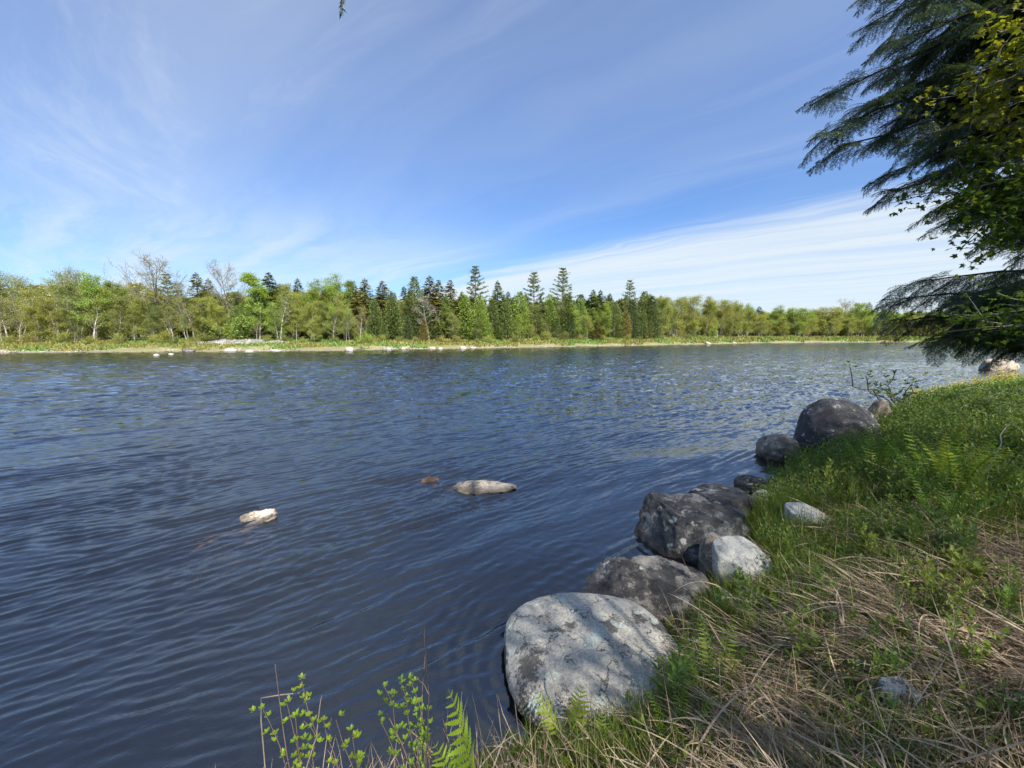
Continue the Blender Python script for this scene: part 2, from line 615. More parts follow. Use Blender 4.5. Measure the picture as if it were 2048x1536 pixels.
BED, t = new_mat('river bed')
pos = t.node('ShaderNodeNewGeometry').outputs['Position']
c = t.mix(t.step(t.noise(pos, 1.1, 6, 0.6), 0.4, 0.66), (0.030, 0.022, 0.016), (0.09, 0.058, 0.036))
c = t.mix(1.0, c, t.mix(t.noise(pos, 7, 4, 0.6), (0.5, 0.5, 0.5), (1.5, 1.45, 1.4)), 'MULTIPLY')
p = t.node('ShaderNodeBsdfDiffuse')
t.put(p.inputs[0], c)
out(t, p.outputs[0])
V, F = sheet(grid_axis(-1500, 1500, -9, 9, 0.35, 1.15), grid_axis(-60, 500, 0, 14, 0.35, 1.15), bed_h)
tag(link('riverbed', mesh_from('riverbed', V, [F], smooth=True), BED), kind='structure')


# ------------------------------------------------------------------ rocks
def ico(sub):
    import bmesh
    bm = bmesh.new()
    bmesh.ops.create_icosphere(bm, subdivisions=sub, radius=1.0)
    bm.verts.ensure_lookup_table()
    V = np.array([v.co[:] for v in bm.verts])
    F = np.array([[v.index for v in f.verts] for f in bm.faces], np.int32)
    bm.free()
    return V, F


ICO = {k: ico(k) for k in (3, 4, 5, 6)}


def rock_shape(seed, dims, sub=5, rough=0.16, power=2.4, cuts=(), fine=0.02, tilt=(0, 0, 0), cracks=(), shear=0.0):
    U, F = ICO[sub]
    V = np.sign(U) * np.abs(U) ** (2.0 / power)
    V = V / (np.abs(V) ** power).sum(1, keepdims=True) ** (1 / power)
    V = V * (1 + rough * fbm(U * 1.1 + seed * 3.7, seed, 2)[:, None] + rough * 0.35 * fbm(U * 3.2 + seed, seed + 5, 3)[:, None])
    for nx, ny, nz, off in cuts:                        # a nearly flat face: press what stands beyond a plane back to it
        n = np.array([nx, ny, nz], float)
        n /= np.linalg.norm(n)
        d = V @ n - off
        V = V - np.maximum(d, 0)[:, None] * 0.96 * n
    for nx, ny, nz, off, wid, dep in cracks:            # a split: a narrow groove along a plane
        n = np.array([nx, ny, nz], float)
        n /= np.linalg.norm(n)
        d = V @ n - off + 0.03 * fbm(U * 4, seed + 9, 2)
        V = V * (1 - dep * np.exp(-(d / wid) ** 2))[:, None]
    V = V * np.array(dims) / 2
    V[:, 2] += shear * V[:, 0]
    V = V + U * (fine * min(dims) * fbm(V * 9 / max(0.3, min(dims)), seed + 11, 4)[:, None])
    M = np.array((Matrix.Rotation(tilt[2], 3, 'Z') @ Matrix.Rotation(tilt[1], 3, 'Y') @ Matrix.Rotation(tilt[0], 3, 'X')))
    return V @ M.T, F


def ground_at(x, y):
    return float(near_h(np.array([float(x)]), np.array([float(y)]))[0])


def GP(px, py):
    """point of the near bank that the photo shows at a pixel"""
    d = px_dir(px, py)
    t = np.linspace(0.8, 40, 6000)
    X = d[0] * t
    Y = d[1] * t
    Z = EYE + d[2] * t
    hit = np.nonzero(Z < np.maximum(near_h(X, Y), 0.0))[0]
    i = hit[0] if len(hit) else len(t) - 1
    return np.array([X[i], Y[i], Z[i]])


ROCKS = []


def rock(name, box, dist, mat, label, seed, deep=1.0, sink=0.3, floor=0.0, cat='boulder', group=None, hfac=None, **kw):
    """a stone whose visible part fills the box (x0, x1, top, foot) of the photo at ground distance dist; the rest is buried"""
    x0, x1, yt, yb = box
    if dist is None:
        f_ = GP((x0 + x1) / 2, yb)
        dist, floor = f_[1] + 0.06, f_[2] - 0.02
    c = PY((x0 + x1) / 2, yb, dist)
    wid = PY(x1, yb, dist)[0] - PY(x0, yb, dist)[0]
    top = PY(0, yt, dist)[2]
    hgt = max(0.05, top - floor)
    dims = np.array([wid, wid * deep, hgt * (1 + sink)])
    cx, cy = c[0], dist
    cz = top - dims[2] / 2
    for _ in range(7):
        V, F = rock_shape(seed, dims, **kw)
        Vw = V + np.array([cx, cy, cz])
        q = to_px(Vw[Vw[:, 2] > floor] if (Vw[:, 2] > floor).any() else Vw)
        a0, a1, b0 = q[:, 0].min(), q[:, 0].max(), q[:, 1].min()
        dims[0] *= np.clip((x1 - x0) / (a1 - a0), 0.7, 1.4)
        dims[1] = dims[0] * deep
        cx += ((x0 + x1) - (a0 + a1)) / 2 / FPX * dist
        dz = (b0 - yt) / FPX * dist
        if hfac is None:
            cz += dz * 0.5
            dims[2] = max(0.04, dims[2] + dz)
        else:
            cz += dz
    V, F = rock_shape(seed, dims, **kw)
    o = link(name, mesh_from(name, V, [F], smooth=True), mat, loc=(cx, cy, cz))
    tag(o, label, cat, group)
    ROCKS.append((cx, cy, cz, dims.copy()))
    return o


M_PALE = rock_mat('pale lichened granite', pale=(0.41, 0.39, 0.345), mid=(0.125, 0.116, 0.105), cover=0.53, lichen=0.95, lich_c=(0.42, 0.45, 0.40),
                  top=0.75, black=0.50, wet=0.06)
M_DARK = rock_mat('dark crusted granite', pale=(0.18, 0.18, 0.175), mid=(0.06, 0.06, 0.06), dark=(0.028, 0.028, 0.03), cover=0.45, lichen=0.35,
                  lich_c=(0.28, 0.29, 0.27), scale=1.2, black=0.85, wet=0.10)
M_SPLIT = rock_mat('speckled split granite', pale=(0.23, 0.215, 0.195), mid=(0.065, 0.062, 0.06), dark=(0.025, 0.025, 0.027), cover=0.5, lichen=0.15, scale=1.4, black=0.95, wet=0.09)
M_GREY = rock_mat('blue grey granite', pale=(0.41, 0.41, 0.39), mid=(0.27, 0.27, 0.262), cover=0.65, lichen=0.1, lich_c=(0.42, 0.43, 0.42), black=0.15, wet=0.05, scale=1.6)
M_BIG = rock_mat('charcoal boulder', pale=(0.12, 0.12, 0.12), mid=(0.06, 0.06, 0.063), dark=(0.03, 0.03, 0.033), cover=0.42, lichen=0.30,
                 lich_c=(0.34, 0.34, 0.33), black=0.45, wet=0.22, scale=1.5)
M_TAN = rock_mat('tan flaking granite', pale=(0.30, 0.26, 0.21), mid=(0.17, 0.145, 0.12), cover=0.55, lichen=0.3, lich_c=(0.36, 0.34, 0.30), black=0.7, wet=0.12, warm=0.3, scale=1.2)
M_WHITE = rock_mat('sun bleached stone', pale=(0.56, 0.51, 0.44), mid=(0.36, 0.30, 0.24), dark=(0.08, 0.055, 0.04), cover=0.55, lichen=0.1, black=0.6, wet=0.05, scale=3.6, warm=0.2)
M_SPECK = rock_mat('black and white speckled stone', pale=(0.48, 0.49, 0.47), mid=(0.14, 0.14, 0.14), dark=(0.03, 0.03, 0.03), cover=0.52, lichen=0.4, black=0.8, scale=3.2, wet=-1)
M_SHORE = rock_mat('shore stone', pale=(0.31, 0.29, 0.255), mid=(0.19, 0.175, 0.15), cover=0.6, lichen=0.1, black=0.2, wet=0.05, scale=0.9)
M_SUNK = rock_mat('brown drowned stone', pale=(0.15, 0.085, 0.06), mid=(0.09, 0.055, 0.04), dark=(0.05, 0.03, 0.02), cover=0.5, lichen=0.0, black=0.3, wet=-3, scale=1.5)

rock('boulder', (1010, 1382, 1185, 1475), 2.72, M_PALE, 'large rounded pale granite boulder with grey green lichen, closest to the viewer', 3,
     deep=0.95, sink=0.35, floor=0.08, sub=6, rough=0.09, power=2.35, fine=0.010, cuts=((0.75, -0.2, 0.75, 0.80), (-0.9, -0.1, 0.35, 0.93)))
rock('boulder', (1168, 1432, 1110, 1215), 3.35, M_SPLIT, 'low dark rock split by a vertical crack, behind the largest pale boulder', 8,
     deep=0.75, sink=0.6, sub=6, rough=0.20, power=2.6, cuts=((-0.35, -0.75, 0.62, 0.42), (0.3, -0.2, 1, 0.55), (-0.9, 0.1, 0.6, 0.6), (0.7, -0.6, 0.5, 0.7)), fine=0.03, cracks=((1, 0.15, 0, 0.08, 0.035, 0.10),))
rock('boulder', (1268, 1506, 984, 1118), 4.35, M_DARK, 'broad black and grey crusted boulder with a pale patch on its shoulder', 13,
     deep=0.85, sink=0.5, sub=6, rough=0.17, power=2.8, cuts=((-0.15, -0.8, 0.6, 0.55), (0.15, -0.25, 1, 0.62), (-1, -0.25, 0.45, 0.66), (-0.6, -0.8, 0.1, 0.8), (0.05, -0.1, 1, 0.60), (0.6, -0.7, 0.4, 0.75)), fine=0.028, cracks=((0.2, -0.3, 1, 0.38, 0.03, 0.04),))
rock('boulder', (1372, 1506, 967, 1010), 5.0, M_DARK, 'thin dark slab showing behind the broad crusted boulder', 14, deep=0.9, sink=1.2, rough=0.12, power=2.6, cuts=((0, 0, 1, 0.7),))
rock('boulder', (1396, 1505, 1069, 1140), 3.75, M_TAN, 'tan flaking rock tucked behind the smooth blue grey stone', 17, deep=0.9, sink=0.6, floor=0.05, rough=0.16, power=2.3, cuts=((-0.5, -0.6, 0.5, 0.7),))
rock('boulder', (1424, 1560, 1071, 1165), 3.52, M_GREY, 'smooth blue grey rounded stone beside the bank grass', 19, deep=0.8, sink=0.9, floor=0.1, rough=0.10, power=2.7, tilt=(R(-8), R(-14), R(20)), fine=0.010, cuts=((0.15, -0.35, 1, 0.52), (-0.7, -0.6, 0.4, 0.75)))
rock('boulder', (1566, 1668, 1004, 1050), None, M_GREY, 'flat pale grey stone half sunk in the grass', 23, deep=0.9, sink=1.5, rough=0.10, power=2.3, tilt=(R(-10), 0, 0), fine=0.012, cuts=((0.1, -0.25, 1, 0.45),))
rock('stone', (1467, 1540, 949, 982), 6.1, M_DARK, 'small dark stone topped with moss where the grass meets the water', 29, deep=0.9, sink=1.2, rough=0.15, cat='stone')
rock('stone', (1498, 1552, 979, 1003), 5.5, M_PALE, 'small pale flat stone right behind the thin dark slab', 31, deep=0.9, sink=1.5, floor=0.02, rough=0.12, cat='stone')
rock('boulder', (1583, 1765, 796, 925), 8.0, M_BIG, 'huge charcoal egg shaped boulder with white lichen specks', 37, deep=0.95, sink=0.45, sub=6, rough=0.07, power=2.15, tilt=(0, R(10), 0), fine=0.008)
rock('boulder', (1510, 1606, 867, 922), 7.75, M_TAN, 'small brown streaked boulder leaning on the huge charcoal one', 41, deep=0.9, sink=0.6, rough=0.12, power=2.2, tilt=(0, R(-12), 0), fine=0.02)
rock('stone', (1640, 1702, 918, 938), 6.9, M_GREY, 'thin grey slab at the foot of the huge charcoal boulder', 43, deep=0.7, sink=1.5, rough=0.1, cat='stone')
rock('stone', (1728, 1785, 800, 845), 9.6, M_TAN, 'brownish stone peeping out behind the huge charcoal boulder', 47, deep=0.9, sink=0.8, rough=0.12, cat='stone')
rock('stone', (480, 556, 1017, 1050), 5.1, M_WHITE, 'white sunlit stone in the river with a raised blunt right end', 53, deep=0.55, sink=2.0, hfac=1, rough=0.12, power=2.5, fine=0.05, shear=0.22, cat='stone', sub=5)
rock('stone', (906, 1034, 960, 982), 6.15, M_WHITE, 'long low white stone barely clear of the rippling river', 59, deep=0.42, sink=0.9, rough=0.12, power=2.2, fine=0.05, cat='stone', sub=5)
rock('stone', (1956, 2040, 717, 729), 27.5, M_TAN, 'flat tan rock in the water under the lowest hemlock bough', 61, deep=0.7, sink=0.8, rough=0.12, cat='stone')
rock('stone', (1742, 1856, 1352, 1448), None, M_SPECK, 'black and white speckled stone lying in the dry grass', 67, deep=0.8, sink=0.6, rough=0.14, power=2.9, fine=0.02, cat='stone')
rock('stone', (2010, 2110, 1385, 1450), None, M_SPECK, 'speckled stone cut by the right border, in dry grass', 71, deep=0.8, sink=0.8, rough=0.14, power=2.6, cat='stone')
# drowned stones, tops just under the surface
for i, (x, y, z, dx, dy, dz, rz, s) in enumerate(((-3.55, 4.78, -0.40, 0.9, 0.55, 0.66, 0.7, 1), (-1.35, 6.55, -0.298, 0.6, 0.35, 0.62, 0.3, 2), (-0.85, 6.05, -0.34, 0.8, 0.45, 0.6, 0.3, 6))):
    V, F = rock_shape(100 + s, (dx, dy, dz), sub=5, rough=0.22, fine=0.05)
    o = link('sunken_stone', mesh_from('sunken_stone', V, [F], smooth=True), M_SUNK, loc=(x, y, z), rz=rz)
    tag(o, ('brown drowned stone trailing left of the white stone with a raised end', 'reddish stone awash left of the long low white stone',
            'brown drowned shelf touching the long low white stone')[i], 'stone', 'stones under the river surface')

M_LEDGE = rock_mat('grey bedrock', pale=(0.23, 0.22, 0.205), mid=(0.13, 0.125, 0.115), dark=(0.05, 0.045, 0.04), cover=0.5, lichen=0.2, black=0.6, wet=0.12, scale=0.6)
# far shoreline stones
for i, (a, b, wdt, hgt, lab) in enumerate((
        (371, 704, 22, 8, 'dark brown boulder at the left end of the pale stone bar'), (405, 703, 20, 6, 'pale wedge of rock beside the dark brown boulder of the bar'),
        (310, 712, 12, 5, 'small white stone alone in the water off the far shore'), (340, 710, 10, 4, 'tiny stone in the water between the lone white one and the bar'),
        (455, 703, 26, 7, 'low pale stone at the waterline of the stone bar'), (495, 704, 18, 6, 'rounded pale stone in front of the stone bar'),
        (548, 703, 20, 5, 'flat pale stone at the right end of the bar'), (697, 702, 17, 9, 'bright rounded stone on the far waterline below the light green trees'),
        (728, 699, 12, 8, 'pale stone set in the grass of the far bank'), (777, 700, 9, 6, 'small pale stone below the brown topped spruces'),
        (806, 699, 9, 5, 'small pale stone next to the narrow dark cedar'), (864, 698, 13, 6, 'bright stone in line with the grey dead snag'),
        (880, 699, 10, 5, 'low stone touching the water near the dead snag'), (925, 698, 13, 7, 'white stone on the far waterline near the tallest pine'),
        (946, 697, 10, 4, 'small flat stone right under the tallest pine'), (1417, 688.5, 11, 6, 'white stone on the far shore below the olive rounded trees'),
        (1447, 687, 14, 4, 'low pale stone right of the white one under olive trees'), (1470, 687, 9, 4, 'small stone near the start of the distant yellow green trees'),
        (1513, 686, 14, 4, 'flat pale stone where the far shore turns away'))):
    q = PZ(a, b)
    s = math.hypot(q[0], q[1]) / FPX
    s = q[1] / FPX
    V, F = rock_shape(200 + i, (wdt * s, wdt * s * 0.8, hgt * s * 1.5), sub=3, rough=0.2, power=2.3, cuts=((0.3, -0.4, 0.8, 0.7),))
    o = link('shore_stone', mesh_from('shore_stone', V, [F], smooth=True), M_DARK if i == 0 else M_SHORE, loc=(q[0], q[1] + wdt * s * 0.3, hgt * s * 0.1))
    tag(o, lab, 'stone', 'stones along the far shore')
# the stone bar: one ledge of bedrock
a, b = PZ(395, 701), PZ(560, 700)
Ln = float(np.linalg.norm(b - a))
c = (a + b) / 2
th = math.atan2(b[1] - a[1], b[0] - a[0])
gx_, gy_ = np.linspace(-0.6, 0.6, 160) * Ln, np.linspace(-1.6, 5.0, 75)


def ledge_h(X, Y):
    wx_, wy_ = c[0] + X * math.cos(th) - Y * math.sin(th), c[1] + X * math.sin(th) + Y * math.cos(th)
    blocks = np.floor(fbm2(X, Y, 0.5, 79, 3) * 3.2) / 3.2 * 0.30 + 0.16 * fbm2(X, Y, 1.8, 78, 3)
    edge = np.clip(1.2 - np.hypot(X / (Ln * 0.52), (Y - 0.9) / 2.3) ** 2 + 0.45 * fbm2(X, Y, 0.45, 76, 2), 0, 1)
    wx_, wy_ = c[0] + X * math.cos(th) - Y * math.sin(th), c[1] + X * math.sin(th) + Y * math.cos(th)
    return np.maximum(far_h(wx_, wy_), -0.1) + np.where(edge > 0.04, 0.06 + 0.42 * edge ** 0.7 * (1 + 1.6 * blocks), -0.4)


V, F = sheet(gx_, gy_, ledge_h)
o = link('rock_ledge', mesh_from('rock_ledge', V, [F], smooth=False), M_LEDGE, loc=(c[0], c[1], 0.0), rz=th)
tag(o, 'long low ledge of pale bedrock on the far shore', 'ledge')


# ------------------------------------------------------------------ trees of the far bank
def limb_path(rng, p0, d, L, n=5, up=0.25, wob=0.18):
    pts = [np.array(p0, float)]
    d = np.array(d, float)
    for _ in range(n - 1):
        d = d + rng.normal(size=3) * wob + np.array([0, 0, up / n])
        d /= np.linalg.norm(d)
        pts.append(pts[-1] + d * L / (n - 1))
    return np.array(pts)


def at_path(path, t):
    k = np.clip(t, 0, 1) * (len(path) - 1)
    i = min(int(k), len(path) - 2)
    return path[i] + (path[i + 1] - path[i]) * (k - i), path[i + 1] - path[i]


def broadleaf(seed, H=12.0, base=0.3, spread=3.2, limbs=16, leaves=55, size=0.2, open_=0.6, thick=0.15, bare=False, lean=0.0, shape=0.5, stems=1):
    rng = np.random.default_rng(seed)
    T, C = Geo(), Geo()
    for s in range(stems):
        ang = rng.random() * 6.28
        d0 = np.array([lean + 0.18 * (stems > 1) * math.cos(ang), 0.18 * (stems > 1) * math.sin(ang), 1.0])
        trunk = limb_path(rng, (0.15 * s, 0.1 * s, -0.3), d0 / np.linalg.norm(d0), H * 0.93, 10, 0.2, 0.07)
        T.tube(trunk, np.linspace(thick, thick * 0.16, 10), 7)
        for i in range(limbs // stems):
            t = base + (0.98 - base) * ((i + rng.random()) / (limbs // stems))
            p, dd = at_path(trunk, t)
            az = i * 2.4 + rng.random()
            el = R(rng.uniform(2, 34) + 24 * t) if bare else R(rng.uniform(15, 45) + 28 * t)
            u = (t - base) / (1 - base)
            L = spread * (0.35 + 0.75 * math.sin(math.pi * (u * (1 - shape) + shape * 0.55) ** 0.9)) * rng.uniform(0.75, 1.15) * (1.05 - 0.55 * u)
            path = limb_path(rng, p, (math.cos(az) * math.cos(el), math.sin(az) * math.cos(el), math.sin(el)), L, 6, 0.35, 0.16)
            T.tube(path, np.linspace(thick * 0.36 * (1.1 - 0.6 * t), 0.012, 6), 4)
            for k in range(7):
                q, qd = at_path(path, rng.uniform(0.28, 1.0))
                qd = qd / np.linalg.norm(qd) + rng.normal(size=3) * 0.6
                sub = limb_path(rng, q, qd / np.linalg.norm(qd), L * rng.uniform(0.25, 0.45), 4, 0.3, 0.25)
                T.tube(sub, np.linspace(0.024 if bare else 0.018, 0.008, 4), 3)
                if bare:
                    for _ in range(6):
                        q2, _d = at_path(sub, rng.uniform(0.2, 1))
                        v = _d / np.linalg.norm(_d) + rng.normal(size=3) * 0.55
                        v /= np.linalg.norm(v)
                        tw = limb_path(rng, q2, v, rng.uniform(0.35, 0.8), 3, 0.2, 0.2)
                        T.tube(tw, [0.012, 0.009, 0.006], 3)
                n = int(leaves * rng.uniform(0.5, 1.4))
                if n < 1:
                    continue
                tt = rng.random(n)
                base_p = np.array([at_path(sub, x)[0] for x in tt])
                P = base_p + rng.normal(size=(n, 3)) * np.array([open_, open_, open_ * 0.5]) * 0.55
                D = rand_unit(rng, n) + np.array([0, 0, -0.15])
                N = rand_unit(rng, n) * 0.8 + np.array([0, 0, 0.7])
                C.leaves(P, D, N, size * rng.uniform(0.7, 1.35, n), size * rng.uniform(0.5, 0.85, n), tints(rng, n, 0.26, 0.08) * rng.uniform(0.8, 1.2))
    return T, C


def spruce(seed, H=12.0, Rb=2.2, bare=0.08, dens=1.0, power=0.8, droop=0.25, gap=0.34, tip=0.5):
    rng = np.random.default_rng(seed)
    T, C = Geo(), Geo()
    T.tube([(0, 0, -0.3), (0.03, 0, H * 0.5), (0, 0.02, H)], [H * 0.013, H * 0.008, 0.012], 7)
    z = H * bare
    while z < H * 0.985:
        u = z / H
        Rr = Rb * (1 - u) ** power * (0.55 + 0.45 * min(1, u * 6)) + 0.10
        nb = max(4, int(7 * dens))
        for k in range(nb):
            az = rng.random() * 6.28
            L = Rr * rng.uniform(0.65, 1.15)
            if rng.random() < 0.06:
                L *= 0.4
            n = 5
            r = np.linspace(0.05, 1, n)
            zz = z + L * (0.18 * (1 - r) - droop * r + 0.16 * r ** 3) + 0.1 * rng.random()
            path = np.stack([np.cos(az) * r * L, np.sin(az) * r * L, zz], -1)
            if L > 0.6:
                T.tube(path, np.linspace(0.022, 0.006, n), 3)
            m = max(4, int((3.2 + L * 8) * dens))
            tt = 0.12 + 0.9 * rng.random(m) ** 0.8
            P = np.array([at_path(path, x)[0] for x in tt])
            side = rng.choice([-1, 1], m)
            a2 = az + side * R(48) * rng.uniform(0.3, 1.2, m)
            D = np.stack([np.cos(a2), np.sin(a2), rng.uniform(-0.55, 0.15, m)], -1)
            N = np.array([0, 0, 1.0]) + rng.normal(size=(m, 3)) * 0.45
            ln = (0.20 + 0.20 * L) * rng.uniform(0.7, 1.3, m) * (1.1 - 0.5 * tt)
            C.leaves(P, D, N, ln, 0.10 + 0.10 * rng.random(m), tints(rng, m, 0.3, 0.10), mid=0.55)
        z += gap * rng.uniform(0.7, 1.2) * (1.1 - 0.4 * u)
    n = 14
    C.leaves(np.stack([rng.normal(size=n) * 0.03, rng.normal(size=n) * 0.03, H - rng.random(n) * tip], -1), rand_unit(rng, n) * 0.6 + [0, 0, 1.0],
             rand_unit(rng, n), 0.28, 0.08, tints(rng, n))
    return T, C


def white_pine(seed, H=15.0, base=0.42, Rb=3.2):
    rng = np.random.default_rng(seed)
    T, C = Geo(), Geo()
    T.tube([(0, 0, -0.3), (0.08, 0, H * 0.4), (0.0, 0.05, H * 0.8), (0, 0, H)], [0.24, 0.18, 0.08, 0.02], 8)
    z = H * base
    while z < H * 0.98:
        u = (z / H - base) / (1 - base)
        Rr = Rb * (0.75 + 0.6 * math.sin(math.pi * min(1, u * 1.25 + 0.15))) * (1 - u) ** 0.55 * 0.9 + 0.25
        nb = rng.integers(5, 8)
        a0 = rng.random() * 6.28
        for k in range(nb):
            az = a0 + k * 6.28 / nb + rng.uniform(-0.25, 0.25)
            L = Rr * rng.uniform(0.6, 1.15)
            r = np.linspace(0.03, 1, 6)
            zz = z + L * (0.05 * r + 0.22 * r ** 2.2 * (0.5 + u)) + rng.uniform(-0.1, 0.1)
            path = np.stack([np.cos(az) * r * L, np.sin(az) * r * L, zz], -1)
            T.tube(path, np.linspace(0.05, 0.014, 6), 4)
            for j in range(int(4 + L * 5)):                       # tufts of long needles on flat plates
                q, qd = at_path(path, 0.35 + 0.68 * rng.random() ** 0.8)
                q = q + np.array([rng.normal() * 0.20, rng.normal() * 0.20, abs(rng.normal()) * 0.10])
                m = 9
                D = rand_unit(rng, m) * np.array([1, 1, 0.55]) + np.array([0, 0, 0.38]) + qd / np.linalg.norm(qd) * 0.35
                C.leaves(np.repeat(q[None], m, 0), D, rand_unit(rng, m) + [0, 0, 0.8], rng.uniform(0.22, 0.38, m), 0.075, tints(rng, m, 0.28, 0.10) * rng.uniform(0.8, 1.2), mid=0.6)
        z += rng.uniform(0.85, 1.25) * (1.1 - 0.5 * u)
    return T, C


def cedar(seed, H=9.0, Rb=1.9):
    rng = np.random.default_rng(seed)
    T, C = Geo(), Geo()
    T.tube([(0, 0, -0.3), (0.02, 0, H * 0.6), (0, 0, H * 0.97)], [0.17, 0.09, 0.015], 7)
    lumps = 130
    for i in range(lumps):
        u = (i + 0.5) / lumps
        z = H * (0.05 + 0.93 * u)
        Rr = Rb * (1 - u) ** 0.62 * (0.7 + 0.3 * min(1, u * 5)) + 0.06
        az = i * 2.399 + rng.random() * 0.6
        c = np.array([math.cos(az) * Rr * 0.75, math.sin(az) * Rr * 0.75, z])
        if i % 3 == 0:
            T.tube([(0, 0, z - 0.25), c * [0.5, 0.5, 1] - [0, 0, 0.1], c], [0.03, 0.02, 0.008], 3)
        m = int(22 + 28 * Rr / Rb)
        P = c + rng.normal(size=(m, 3)) * np.array([0.30, 0.30, 0.28]) * (0.4 + Rr / Rb)
        out_ = np.array([math.cos(az), math.sin(az), 0.35])
        D = out_ + rng.normal(size=(m, 3)) * 0.55
        C.leaves(P, D, rand_unit(rng, m) + [0, 0, 0.5], rng.uniform(0.16, 0.34, m), rng.uniform(0.08, 0.16, m), tints(rng, m, 0.3, 0.10) * rng.uniform(0.82, 1.2), mid=0.6)
    return T, C


def shrub(seed, H=2.4, spread=1.5, leaves=90, size=0.13):
    rng = np.random.default_rng(seed)
    T, C = Geo(), Geo()
    for i in range(11):
        az, el = rng.random() * 6.28, R(rng.uniform(40, 85))
        path = limb_path(rng, (rng.normal() * 0.15, rng.normal() * 0.15, -0.1), (math.cos(az) * math.cos(el), math.sin(az) * math.cos(el), math.sin(el)), H * rng.uniform(0.7, 1.1), 5, 0.1, 0.15)
        T.tube(path, np.linspace(0.025, 0.006, 5), 4)
        for k in range(4):
            q, _ = at_path(path, rng.uniform(0.2, 1))
            m = leaves // 2
            P = q + rng.normal(size=(m, 3)) * np.array([spread, spread, H * 0.6]) * 0.17
            P[:, 2] = np.maximum(P[:, 2], 0.03)
            C.leaves(P, rand_unit(rng, m) + [0, 0, 0.2], rand_unit(rng, m) + [0, 0, 0.7], size * rng.uniform(0.7, 1.3, m), size * 0.6, tints(rng, m, 0.28, 0.12))
    return T, C


PROTO = {}
TWIGGY = bark_mat('brown grey twigs', (0.10, 0.085, 0.065), (0.21, 0.18, 0.14))


def proto(kind, variant, H, gen, bark, leafm):
    T, C = gen
    PROTO.setdefault(kind, []).append((T.mesh(kind + '_trunk', True), C.mesh(kind + '_crown') if C.n else None, bark, leafm, H))


for v in range(3):
    proto('dense', v, 11, broadleaf(10 + v, 11, 0.10, 3.9, 24, 105, 0.15, 0.80), BARK, LEAF)
for v in range(3):
    proto('layered', v, 11, broadleaf(20 + v, 11, 0.16, 3.8, 20, 80, 0.15, 0.6, shape=0.35), BARK, LEAF)
for v in range(3):
    proto('sparse', v, 12, broadleaf(30 + v, 12, 0.22, 3.7, 22, 26, 0.13, 0.8, lean=0.05 * (v - 1)), BARK, LEAF)
for v in range(2):
    proto('bare', v, 13, broadleaf(40 + v, 13, 0.32, 6.4, 28, 14, 0.13, 0.7, thick=0.24, bare=True, shape=0.6), TWIGGY, LEAF)
for v in range(2):
    proto('poplar', v, 12, broadleaf(50 + v, 12, 0.16, 2.5, 28, 95, 0.145, 0.55, shape=0.4), BIRCH, LEAF)
for v in range(2):
    proto('birch', v, 11, broadleaf(60 + v, 11, 0.34, 2.6, 17, 26, 0.18, 0.6, thick=0.12, lean=0.10), BIRCH, LEAF)
for v in range(2):
    proto('clump', v, 10, broadleaf(70 + v, 10, 0.20, 3.8, 30, 68, 0.145, 0.75, thick=0.13, stems=3), BARK, LEAF)
for v in range(3):
    proto('spruce', v, 12, spruce(80 + v, 12, 2.5 + 0.25 * v, dens=1.35, power=0.72), DARKBARK, NEEDLE)
for v in range(2):
    proto('pine', v, 15, white_pine(90 + v, 15), DARKBARK, NEEDLE)
for v in range(2):
    proto('cedar', v, 9, cedar(96 + v, 9, 1.9 + 0.2 * v), DARKBARK, NEEDLE)
for v in range(3):
    proto('shrub', v, 2.4, shrub(100 + v), BARK, LEAF)
proto('snag', 0, 8, (broadleaf(110, 8, 0.35, 2.4, 14, 0, bare=True, thick=0.12)), BARK, LEAF)

KINDS = {  # kind: (object name, category, words for the label)
    'dense': ('leafy_tree', 'tree', 'leafy tree'), 'layered': ('leafy_tree', 'tree', 'layered leafy tree'), 'sparse': ('sparse_tree', 'tree', 'thin leaved tree'),
    'bare': ('bare_tree', 'tree', 'nearly bare tree'), 'poplar': ('poplar_tree', 'tree', 'narrow pale stemmed tree'), 'birch': ('birch_tree', 'tree', 'white stemmed birch'),
    'clump': ('stemmy_tree', 'tree', 'multistemmed tree'), 'spruce': ('spruce_tree', 'tree', 'pointed spruce'), 'pine': ('pine_tree', 'tree', 'tiered pine'),
    'cedar': ('cedar_tree', 'tree', 'bushy cedar'), 'shrub': ('shrub', 'shrub', 'low shrub'), 'snag': ('dead_snag', 'tree', 'dead grey snag')}
HUES = {  # leaf colour of the single tree, times the material's own
    'lime': (0.95, 1.20, 0.75), 'yellow': (1.12, 1.10, 0.85), 'olive': (0.80, 0.84, 0.85), 'green': (0.70, 0.92, 0.75), 'grey': (0.88, 0.88, 1.15), 'tan': (1.15, 0.98, 1.1),
    'dark': (0.85, 0.9, 0.9), 'mid': (1.35, 1.35, 1.0), 'blue': (0.9, 1.05, 1.35), 'brown': (2.0, 1.35, 0.95), 'fresh': (2.0, 2.1, 1.1)}
HWORD = {'lime': 'lime green', 'yellow': 'yellow green', 'olive': 'olive', 'green': 'green', 'grey': 'greyish', 'tan': 'tan', 'dark': 'dark', 'mid': 'mid green', 'blue': 'bluish',
         'brown': 'brown tinged', 'fresh': 'fresh green'}
TREES = []          # (object, kind, hue, px, row)
trng = random.Random(5)


